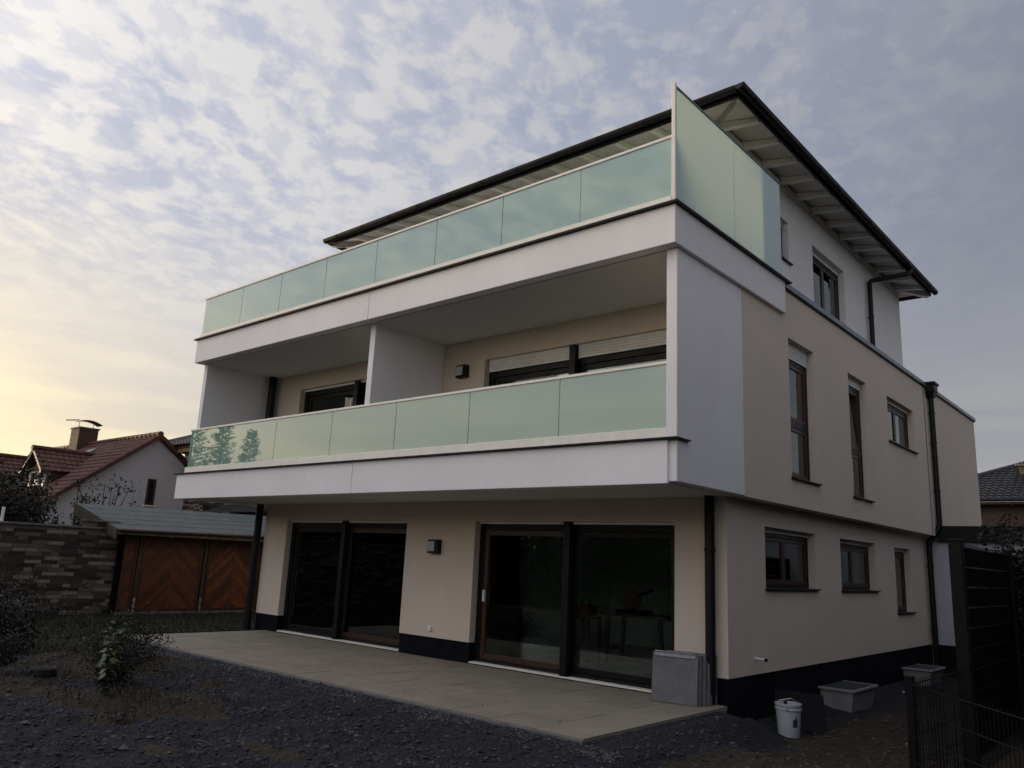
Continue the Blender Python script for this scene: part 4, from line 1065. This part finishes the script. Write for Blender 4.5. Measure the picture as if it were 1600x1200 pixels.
# ================================================================== boundary mesh fences on the right
M_ROD = mat('powder_coated_rod', (0.004, 0.0045, 0.005), 0.65, 0.1, 9, spec=0.2)
M_STRIP = mat('privacy_strip', (0.002, 0.0022, 0.0025), 0.9, 0.2, 5, spec=0.05)
rod_mesh_cache = {}
def mesh_panel(par, a, b, z0, z1, infill, rods_as_parts=True, step=.05):
    """double rod mat panel from a to b (xy), z0..z1"""
    a = Vector((a[0], a[1], 0)); b = Vector((b[0], b[1], 0)); d = (b - a); L = d.length; d.normalize(); nrm_ = Vector((d.y, -d.x, 0))
    key = round(z1 - z0, 3)
    if key not in rod_mesh_cache:
        rod_mesh_cache[key] = mesh_of(MB().tube([(0, 0, 0), (0, 0, z1 - z0)], .003, 6), 'rod', M_ROD)
    n = int(L / step); allr = MB()
    for k in range(n + 1):
        p = a + d * (k * step + .01)
        if rods_as_parts: inst('rod', rod_mesh_cache[key], par, (p.x, p.y, z0))
        else: allr.tube([(p.x, p.y, z0), (p.x, p.y, z1)], .003, 5)
    if not rods_as_parts: tag(allr.build('rods', M_ROD, par), kind='stuff')
    z = z1 - .035
    while z > z0:
        for s in (-1, 1):
            q = nrm_ * (.006 * s); MB().tube([tuple(a + q + Vector((0, 0, z))), tuple(b + q + Vector((0, 0, z)))], .0045, 6).build('cross_rod', M_ROD, par)
        if infill and z - .2 > z0: MB().bar(tuple(a + d * .01 + Vector((0, 0, z - .1))), tuple(b - d * .01 + Vector((0, 0, z - .1))), .003, .186).build('privacy_strip', M_STRIP, par)
        z -= .2
def post(par, x, y, z0, z1, w_=.06, cap=True):
    p = MB().box(x - w_ / 2, x + w_ / 2, y - w_ / 2, y + w_ / 2, z0, z1).build('post', M_ROD, par, .004)
    if cap: MB().box(x - w_ / 2 - .006, x + w_ / 2 + .006, y - w_ / 2 - .006, y + w_ / 2 + .006, z1 + .001, z1 + .02).build('post_cap', M_ANTH, p, .003)
    return p
tf = thing('privacy_fence', 'tall dark mesh fence woven with privacy strips along the right boundary', 'fence', (2.74, 3, -.3))
post(tf, 2.70, -.40, -.4, 2.01, .12)
for k in range(4):
    ya = -.32 + k * 2.5; mesh_panel(tf, (2.74, ya), (2.74, ya + 2.42), -.2, 1.99, True, False)
    post(tf, 2.74, ya + 2.46, -.4, 2.0, .06)
lf = thing('low_mesh_fence', 'low black double rod mesh fence turning the corner at bottom right', 'fence', (2.67, -2.2, -.3))
mesh_panel(lf, (2.675, -2.13), (2.71, -.50), -.35, .80, False)
c0 = Vector((2.665, -2.18)); c1 = Vector((4.05, -3.78))
mesh_panel(lf, c0, c1, -.35, .80, False)
post(lf, 2.665, -2.18, -.5, .815, .06)
for z in (.70, .30, -.1):
    MB().tube([(2.63, -2.215, z), (2.618, -2.225, z)], .009, 8).build('clip_bolt', M_STEEL, lf)

# ================================================================== small things
# bucket
bx, by, bz = .565, .43, -.31
bk = thing('plastic_bucket', 'white plastic paint bucket with dark label and wire handle beside the plinth', 'bucket', (bx, by, bz))
MB().lathe([(.0, bz), (.118, bz), (.124, bz + .02), (.145, bz + .31), (.156, bz + .315), (.156, bz + .335), (.147, bz + .34), (.158, bz + .36), (.158, bz + .385), (.150, bz + .388), (.146, bz + .37), (.136, bz + .30), (.118, bz + .02), (0, bz + .015)], bx, by, 32).build('bucket_body', M_BUCKET, bk, smooth=True)
MB().lathe([(0, bz + .33), (.139, bz + .33), (.139, bz + .325)], bx, by, 32).build('contents', M_BLACKP, bk)
MB().tube([(bx - .15, by, bz + .35), (bx - .12, by + .03, bz + .40), (bx, by + .09, bz + .43), (bx + .12, by + .03, bz + .40), (bx + .15, by, bz + .35)], .004, 6).build('handle', M_STEEL, bk)
th = math.atan2(CAM.y - by, CAM.x - bx)
lab = MB()
def lab_patch(mb, t0, t1, z0, z1, off=.002):
    n = 6
    for k in range(n):
        a, b = t0 + (t1 - t0) * k / n, t0 + (t1 - t0) * (k + 1) / n
        f_ = lambda t, z: (bx + (.124 + (z - bz - .02) / .29 * .021 + off) * math.cos(t), by + (.124 + (z - bz - .02) / .29 * .021 + off) * math.sin(t), z)
        mb.quad(f_(a, z0), f_(b, z0), f_(b, z1), f_(a, z1))
lab_patch(lab, th + .35, th + .80, bz + .13, bz + .215); lab_patch(lab, th + .55, th + .70, bz + .215, bz + .245); lab.build('label', M_PRINT, bk)
lab = MB(); lab_patch(lab, th - .25, th + .05, bz + .318, bz + .345, .012); lab.build('lid_tab', M_FOAM, bk)
mixs = MB().bar((bx - .05, by, bz + .33), (bx - .02, by - .02, bz + .415), .05, .006)
tag(mixs.build('trowel', M_STEEL), 'metal trowel blade sticking out of the white bucket', 'trowel')
# dark board leaning at the plinth
bd = MB().hexa([(.16, .93, -.32), (.78, 1.02, -.32), (.78, 1.05, -.32), (.16, .96, -.32), (.02, 1.30, .10), (.62, 1.42, .08), (.62, 1.45, .08), (.02, 1.33, .10)])
tag(bd.build('leaning_board', M_BLACKP, None, .003), 'flat dark board leaning on the plinth behind the white bucket', 'board')
# light wells
def light_well(y0, y1, label):
    t = thing('light_well', label, 'light well', (.28, (y0 + y1) / 2, -.3), 'light wells along the plinth')
    mb = MB(); i = .06
    o = [(.02, y0), (.50, y0), (.50, y1), (.02, y1)]; l = [(.02, y0 + i), (.43, y0 + i), (.43, y1 - i), (.02, y1 - i)]
    for k in range(4):
        a, b = o[k], o[(k + 1) % 4]; c, d = l[k], l[(k + 1) % 4]
        mb.quad((*c, -.42), (*d, -.42), (*b, -.03), (*a, -.03))
    b_ = mb.build('well_body', M_WELL, t); sm = b_.modifiers.new('s', 'SOLIDIFY'); sm.thickness = .012; sm.offset = -1
    MB().box(.003, .53, y0 - .03, y0 + .0, -.035, 0).box(.003, .53, y1, y1 + .03, -.035, 0).box(.501, .53, y0 + .001, y1 - .001, -.035, 0).build('rim', M_WELL, t, .003)
    g = MB()
    for k in range(14): g.box(.02 + k * .0345, .028 + k * .0345, y0 + .002, y1 - .002, -.02, -.002)
    for k in range(24): g.box(.02, .499, y0 + .01 + k * (y1 - y0 - .02) / 24, y0 + .014 + k * (y1 - y0 - .02) / 24, -.014, -.006)
    g.build('grating', M_GRATE, t)
    MB().box(.02, .499, y0 + .003, y1 - .003, -.04, -.024).build('cover_sheet', M_GRATE, t)
    for q in (.3, .6): MB().bar((.485, y0 + (y1 - y0) * q, -.05), (.41, y0 + (y1 - y0) * q, -.38), .02, .02).build('rib', M_WELL, t)
light_well(2.95, 3.98, 'grey plastic light well with grated cover nearer the white bucket')
light_well(7.2, 8.12, 'grey plastic light well further along the plinth below the narrow window')

# stack of slabs leaning at the house corner
for k in range(6):
    base = Vector((-.78 + k * .018, -.52 + k * .062, .003)); u = Vector((.985, .17, 0)).normalized(); tilt = .17 - k * .01
    up = Vector((-u.y * tilt * -1, u.x * tilt, 1)); up = Vector((-.06, tilt, 1)).normalized(); nn = u.cross(up).normalized()
    s_, h_, t_ = .585, .585, .04
    wob = rnd.uniform(-.012, .012)
    p = base + u * wob
    c = [p, p + u * s_, p + u * s_ - nn * t_, p - nn * t_]
    if nn.y > 0: c = [p, p + u * s_, p + u * s_ + nn * t_, p + nn * t_]
    e = [q + up * h_ for q in c]
    lb = ['front slab of the leaning stack by the corner downpipe, its whole grey face showing', 'second slab from the front of the leaning stack by the corner downpipe', 'third slab from the front in the leaning stack by the corner downpipe',
          'fourth slab from the front in the leaning stack by the corner downpipe', 'fifth slab from the front in the leaning stack by the corner downpipe', 'rearmost slab of the leaning stack, against the house wall'][k]
    tag(MB().hexa(c + e).build('paving_slab', M_SLAB, None, .004), lb, 'paving slab', 'paving slabs stacked at the corner')
    if k == 0:
        fp = MB(); a = e[0] + u * .03; d_ = (e[3] - e[0])
        a0 = e[0] + u * .035 - up * .045 - d_ * .25; 
        fp.bar(e[0] + u * .035 + up * .008 + d_ * .8, e[1] - u * .03 + up * .008 + d_ * .8, .13, .014, up=up)
        fp.bar(e[0] + u * .035 - up * .02 - d_.normalized() * .008, e[1] - u * .03 - up * .02 - d_.normalized() * .008, .012, .06, up=up)
        tag(fp.build('foam_strip', M_FOAM, None, .004), 'dirty white polystyrene strip lying on the leaning paving slabs', 'foam strip')

# ================================================================== plants
def leaf_quad(V, F, c, d, n, L, W):
    """pointed leaf: six-sided blade folded a little on its rib"""
    s = d.cross(n).normalized(); n = s.cross(d)
    i = len(V)
    V += [tuple(c), tuple(c + d * L * .35 + s * W + n * W * .3), tuple(c + d * L * .75 + s * W * .6 + n * W * .1), tuple(c + d * L - n * W * .3), tuple(c + d * L * .75 - s * W * .6 + n * W * .1), tuple(c + d * L * .35 - s * W + n * W * .3)]
    F += [(i, i + 1, i + 2, i + 3), (i, i + 3, i + 4, i + 5)]
def rvec(r): 
    while True:
        v = Vector((r.uniform(-1, 1), r.uniform(-1, 1), r.uniform(-1, 1)))
        if .1 < v.length < 1: return v.normalized()
def shrub(name, label, loc, h, rad, mats, seed, nl=2600, leaf=.05, cat='shrub', stems=9, group=None, spiky=.35):
    r = random.Random(seed); t = thing(name, label, cat, loc, group); L = Vector(loc)
    sm = MB(); tips = []
    for k in range(stems):
        a = r.uniform(0, 6.28); lean = r.uniform(.1, 1) * rad; hh = h * r.uniform(.55, 1.0)
        p = L.copy(); path = [p.copy()]; 
        for j in range(1, 6):
            f = j / 5; path.append(L + Vector((math.cos(a) * lean * f ** 1.3 + r.uniform(-.05, .05) * rad, math.sin(a) * lean * f ** 1.3 + r.uniform(-.05, .05) * rad, hh * f)))
        sm.tube(path, [.018 * h / 1.5 * (1 - .8 * j / 5) + .002 for j in range(6)], 6)
        for j in range(1, 6):
            tips.append((path[j], .5 + .5 * j / 5))
            for q in range(3):
                e = path[j] + rvec(r) * rad * r.uniform(.2, .5); e.z = max(e.z, L.z + .1); sm.tube([path[j], e], [.006, .002], 4); tips.append((e, 1))
    sm.build('stem', M_BARK, t)
    V, F, MI = [], [], []
    for k in range(nl):
        c, wgt = r.choice(tips); q = c + rvec(r) * rad * spiky * (r.random() ** .6)
        if q.z < L.z + .03: q.z = L.z + .03 + r.random() * .1
        leaf_quad(V, F, q, rvec(r), rvec(r), leaf * r.uniform(.6, 1.3), leaf * r.uniform(.25, .42)); m_ = r.randrange(len(mats)); MI += [m_, m_]
    me = bpy.data.meshes.new('foliage'); me.from_pydata(V, [], F); me.update()
    for m_ in mats: me.materials.append(m_)
    me.polygons.foreach_set('material_index', MI)
    o = bpy.data.objects.new('foliage', me); COL.objects.link(o); link(o, t); tag(o, kind='stuff')
    return t
D, Mi, Ol, Ru = M_LEAF
shrub('shrub', 'broad dark shrub behind the brick wall under the red roof', (-18.2, -3.4, -.1), 3.0, 1.5, [D, Mi, Ru], 1, 15000, .10, stems=14)
shrub('shrub', 'dark bush behind the brick wall at the left edge, lower than its neighbour', (-17.6, -5.2, -.1), 2.8, 1.2, [D, Mi], 2, 11000, .10, stems=12)
shrub('shrub', 'loose leafy bush left of the shed roof in front of the white gable', (-19.6, -1.5, -.1), 2.95, .9, [D, Ru, Mi], 3, 4200, .10, stems=12, spiky=.3)
shrub('shrub', 'sparse twiggy bush rising above the shed roof before the white gable', (-20.8, .7, -.1), 3.45, .95, [D, Mi], 4, 1500, .09, stems=16, spiky=.28)
shrub('conifer_shrub', 'slim dark upright conifer between the two twiggy bushes', (-20.2, -.25, -.1), 3.4, .22, [D], 14, 1600, .07, stems=5, spiky=.8)
shrub('hedge_bush', 'green yellow leafed bush hanging over the tall dark fence at right', (2.92, 2.8, -.3), 2.8, .62, [Mi, Ol, D], 6, 8500, .06, stems=14)
shrub('hedge_bush', 'second leafy bush further back behind the tall dark fence', (3.7, 5.2, -.3), 2.5, .8, [Mi, Ol, D], 8, 3200, .06, stems=10)
# weeds
shrub('weed_clump', 'tall dark weed clump by the young plant at left', (-5.6, -5.0, -.12), .62, .42, [D, Mi, Ol], 20, 2300, .035, 'weed', 14, 'weed clumps on the left')
shrub('weed_clump', 'brownish weed clump behind the dark one near the brick wall', (-7.0, -4.3, -.1), .60, .62, [Ru, Mi, D], 21, 2300, .035, 'weed', 14, 'weed clumps on the left')
shrub('weed_clump', 'low weed clump at the left edge of the sandy heap', (-6.9, -5.9, 0), .42, .45, [D, Mi], 22, 1600, .035, 'weed', 12, 'weed clumps on the left')
shrub('weed_clump', 'dark weeds at the left edge in front of the brick wall', (-9.5, -4.9, -.1), .85, .9, [D, Ru, Mi], 23, 3000, .045, 'weed', 16, 'weed clumps on the left')
# the young plant with broad fresh leaves
yp = thing('young_plant', 'young broad leaved plant with fresh green leaves rising from the sandy heap', 'plant', (-4.56, -5.57, -.08))
r = random.Random(31)
def broad_leaf():
    mb = MB(); out = [(0, 0), (.25, .34), (.18, .62), (.45, .58), (.62, .74), (.74, .42), (1.0, .2), (1.12, 0)]
    pts = out + [(x, -y) for x, y in out[-2:0:-1]]
    i = 0; mb.v = [(x, y * .62, .10 * abs(y) - .12 * x * x) for x, y in pts]; n_ = len(pts)
    mb.v.append((.5, 0, -.02)); 
    for k in range(n_): mb.f.append((k, (k + 1) % n_, n_))
    return mb
lfm = mesh_of(broad_leaf(), 'leaf', M_FRESH)
lfm2 = mesh_of(broad_leaf(), 'leaf', M_LEAF[1])
for (dx, dy, hh) in ((0, 0, .86), (.16, .06, .88), (-.10, .05, .62), (.22, -.05, .52), (.05, .12, .45)):
    b0 = Vector((-4.56, -5.57, -.10)); top = b0 + Vector((dx, dy, hh)); mid = b0 + Vector((dx * .4 + .02, dy * .3, hh * .5))
    MB().tube([b0 + Vector((dx * .2, 0, 0)), mid, top], [.011, .008, .004], 6).build('stem', M_STEM, yp)
    nlv = int(hh * 36)
    for k in range(nlv):
        f = .35 + .65 * (k + 1) / nlv; p = mid.lerp(top, (f - .5) * 2) if f > .5 else b0.lerp(mid, f * 2)
        a = k * 2.4 + r.uniform(-.3, .3); s = r.uniform(.05, .115) * (1.1 - .25 * f)
        inst('leaf', lfm if (f > .55 or r.random() < .3) else lfm2, yp, tuple(p), (r.uniform(-.4, .4), r.uniform(-.2, .7), a), (s, s, s))
# grass blades
def grass(name, label, n, region, h, mask, m, seed, cat='grass'):
    r = random.Random(seed); V = []; F = []; k = 0; tries = 0
    while k < n and tries < 8 * n:
        tries += 1; x = r.uniform(region[0], region[1]); y = r.uniform(region[2], region[3])
        if not mask(x, y, r): continue
        z = ground_h(x, y) - .01; a = r.uniform(0, 6.28); H = h * r.uniform(.4, 1.2); w_ = .0035 + .003 * r.random(); l = H * r.uniform(.1, .7); b = r.uniform(0, 6.28)
        i = len(V); ca, sa = math.cos(a) * w_, math.sin(a) * w_; lx, ly = math.cos(b) * l, math.sin(b) * l
        V += [(x - ca, y - sa, z), (x + ca, y + sa, z), (x + lx * .35 + ca * .7, y + ly * .35 + sa * .7, z + H * .6), (x + lx * .35 - ca * .7, y + ly * .35 - sa * .7, z + H * .6), (x + lx, y + ly, z + H)]
        F += [(i, i + 1, i + 2, i + 3), (i + 3, i + 2, i + 4)]; k += 1
    me = bpy.data.meshes.new(name); me.from_pydata(V, [], F); me.update(); me.materials.append(m)
    o = bpy.data.objects.new(name, me); COL.objects.link(o); tag(o, label, cat, kind='stuff')
grass('grass', 'short dark grass strip between the terrace and the timber fence', 26000, (-15.9, -8.8, -8, 3.5), .09, lambda x, y, r: r.random() < grass_mask(x, y) and not (x > -10.8 and y > -.1), M_GRASS, 41)
grass('dry_grass', 'dry brownish grass tufts round the sandy heaps at left', 1900, (-9.5, -3.4, -6.4, -3.6), .11, lambda x, y, r: r.random() < sand_mask(x, y) * max(0, nse(x, y, 2.2, 8) + .25) * 1.6 and off_terrace(x, y), M_DRY, 42)
# dark tarp lump with pale glints
tb = MB().lathe([(.02, -.14), (.13, -.12), (.17, -.04), (.14, .02), (.06, .05), (.005, .035)], -6.55, -5.45, 9)
tag(tb.build('rubble_sack', M_BLACKP, smooth=True), 'small crumpled black sack lying among the weeds at left', 'sack')
# sticks and scraps on the gravel
for k, (x, y, a, L, lb) in enumerate(((-3.4, -4.5, .2, .25, 'thin dark stick lying on gravel near the terrace edge'), (-1.75, -6.35, .5, .22, 'short broken stick on gravel at the bottom centre'), (-2.3, -5.6, .1, .3, 'long dry twig lying on the blue grey gravel'))):
    z = ground_h(x, y) + .02; d = Vector((math.cos(a), math.sin(a), 0)) * L / 2; c = Vector((x, y, z))
    tag(MB().tube([c - d, c + Vector((0, 0, .012)), c + d], [.007, .010, .004], 6).build('stick', M_TRIM), lb, 'stick', 'sticks on the gravel')

# spruces to the left of the frame, seen mirrored in the balcony glass
def spruce(loc, h, rad, seed, label):
    r = random.Random(seed); t = thing('spruce_tree', label, 'tree', loc, 'spruces beyond the garden wall'); L = Vector(loc)
    MB().tube([L, L + Vector((0, 0, h * .97))], [.16, .02], 8).build('trunk', M_BARK, t)
    V, F = [], []; nbr = int(h * 46)
    for q in range(nbr):
        z = .5 + (h - .55) * (q + r.random()) / nbr; f = 1 - z / h
        a = r.uniform(0, 6.28); ln = rad * (f ** .9) * r.uniform(.45, 1.2) + .10; lift = r.uniform(-.35, .15) + .35 * (1 - f)
        d = Vector((math.cos(a), math.sin(a), lift)); base = L + Vector((0, 0, z)); m_ = max(3, int(ln / .11))
        for j in range(1, m_ + 1):
            t_ = j / m_; p = base + d * (ln * t_) + Vector((0, 0, .18 * t_ * t_ * ln))
            for s in (-1, 1):
                side = (Vector((-d.y * s, d.x * s, 0)) * r.uniform(.4, 1) + d * r.uniform(.4, 1) + Vector((0, 0, r.uniform(-.9, .1)))).normalized()
                leaf_quad(V, F, p, side, rvec(r), (.20 * (1 - .55 * t_) + .04) * r.uniform(.6, 1.4), .028)
            leaf_quad(V, F, p, (d + rvec(r) * .4).normalized(), rvec(r), .13, .03)
    me = bpy.data.meshes.new('crown'); me.from_pydata(V, [], F); me.update(); me.materials.append(M_LEAF[0])
    o = bpy.data.objects.new('crown', me); COL.objects.link(o); link(o, t)
spruce((-28.0, -10.2, -.15), 8.2, 1.9, 1, 'spruce tree outside the frame mirrored leftmost in the balcony glass')
spruce((-28.6, -11.9, -.15), 7.9, 1.6, 2, 'spruce tree outside the frame mirrored in the middle of the balcony glass')
spruce((-28.0, -13.0, -.15), 7.1, 1.4, 3, 'smallest spruce tree outside the frame mirrored rightmost in the balcony glass')

# dark hedge trees along the south boundary, outside the frame: the patio doors mirror them
hl_ = ['%s from the %s end' % (o_, e_) for e_ in ('western',) for o_ in ('first', 'second', 'third', 'fourth', 'fifth', 'sixth', 'seventh', 'eighth')] + ['%s from the eastern end' % o_ for o_ in ('eighth', 'seventh', 'sixth', 'fifth', 'fourth', 'third', 'second', 'first')]
for k in range(16):
    shrub('hedge_tree', 'dark hedge tree of the south row behind the camera, ' + hl_[k], (-36 + 2.9 * k, -17.5 - (k % 3) * .5, -.15), 3.7 + .35 * ((k * 7) % 3), 2.2, [D, Mi], 60 + k, 7500, .34, 'tree', 16, 'dark trees south of the garden', .5)

# unseen western trees, added to keep the low sun off the lower storeys
for k, (x, y, h) in enumerate(((-45, -11.5, 8.4), (-46, -8.0, 8.7), (-45, -4.6, 8.3), (-46, -1.6, 8.5))):
    shrub('tree', ['southernmost of the four dark trees standing far to the west', 'second dark tree from the south, far to the west, a little taller', 'third dark tree from the south, far to the west', 'northernmost of the four dark trees standing far to the west'][k],
          (x, y, -.15), h, 2.6, [D, Mi], 80 + k, 6500, .40, 'tree', 14, 'dark trees far to the west', .5)

# unseen east trees, added to shade the lower side wall; its windows mirror them
for k in range(6):
    shrub('hedge_tree', 'tall dark tree of the east row beyond the mesh fences, ' + ['nearest the camera', 'second from the camera', 'third from the camera', 'third from the far end', 'second from the far end', 'furthest from the camera'][k], (8.3 + .4 * (k % 2), -5.5 + 3.6 * k, -.2), [4.3, 4.9, 4.4, 5.2, 4.6, 4.9][k], 2.2, [D, Mi], 120 + k, 8000, .34, 'tree', 14, 'dark trees beyond the east fence', .5)
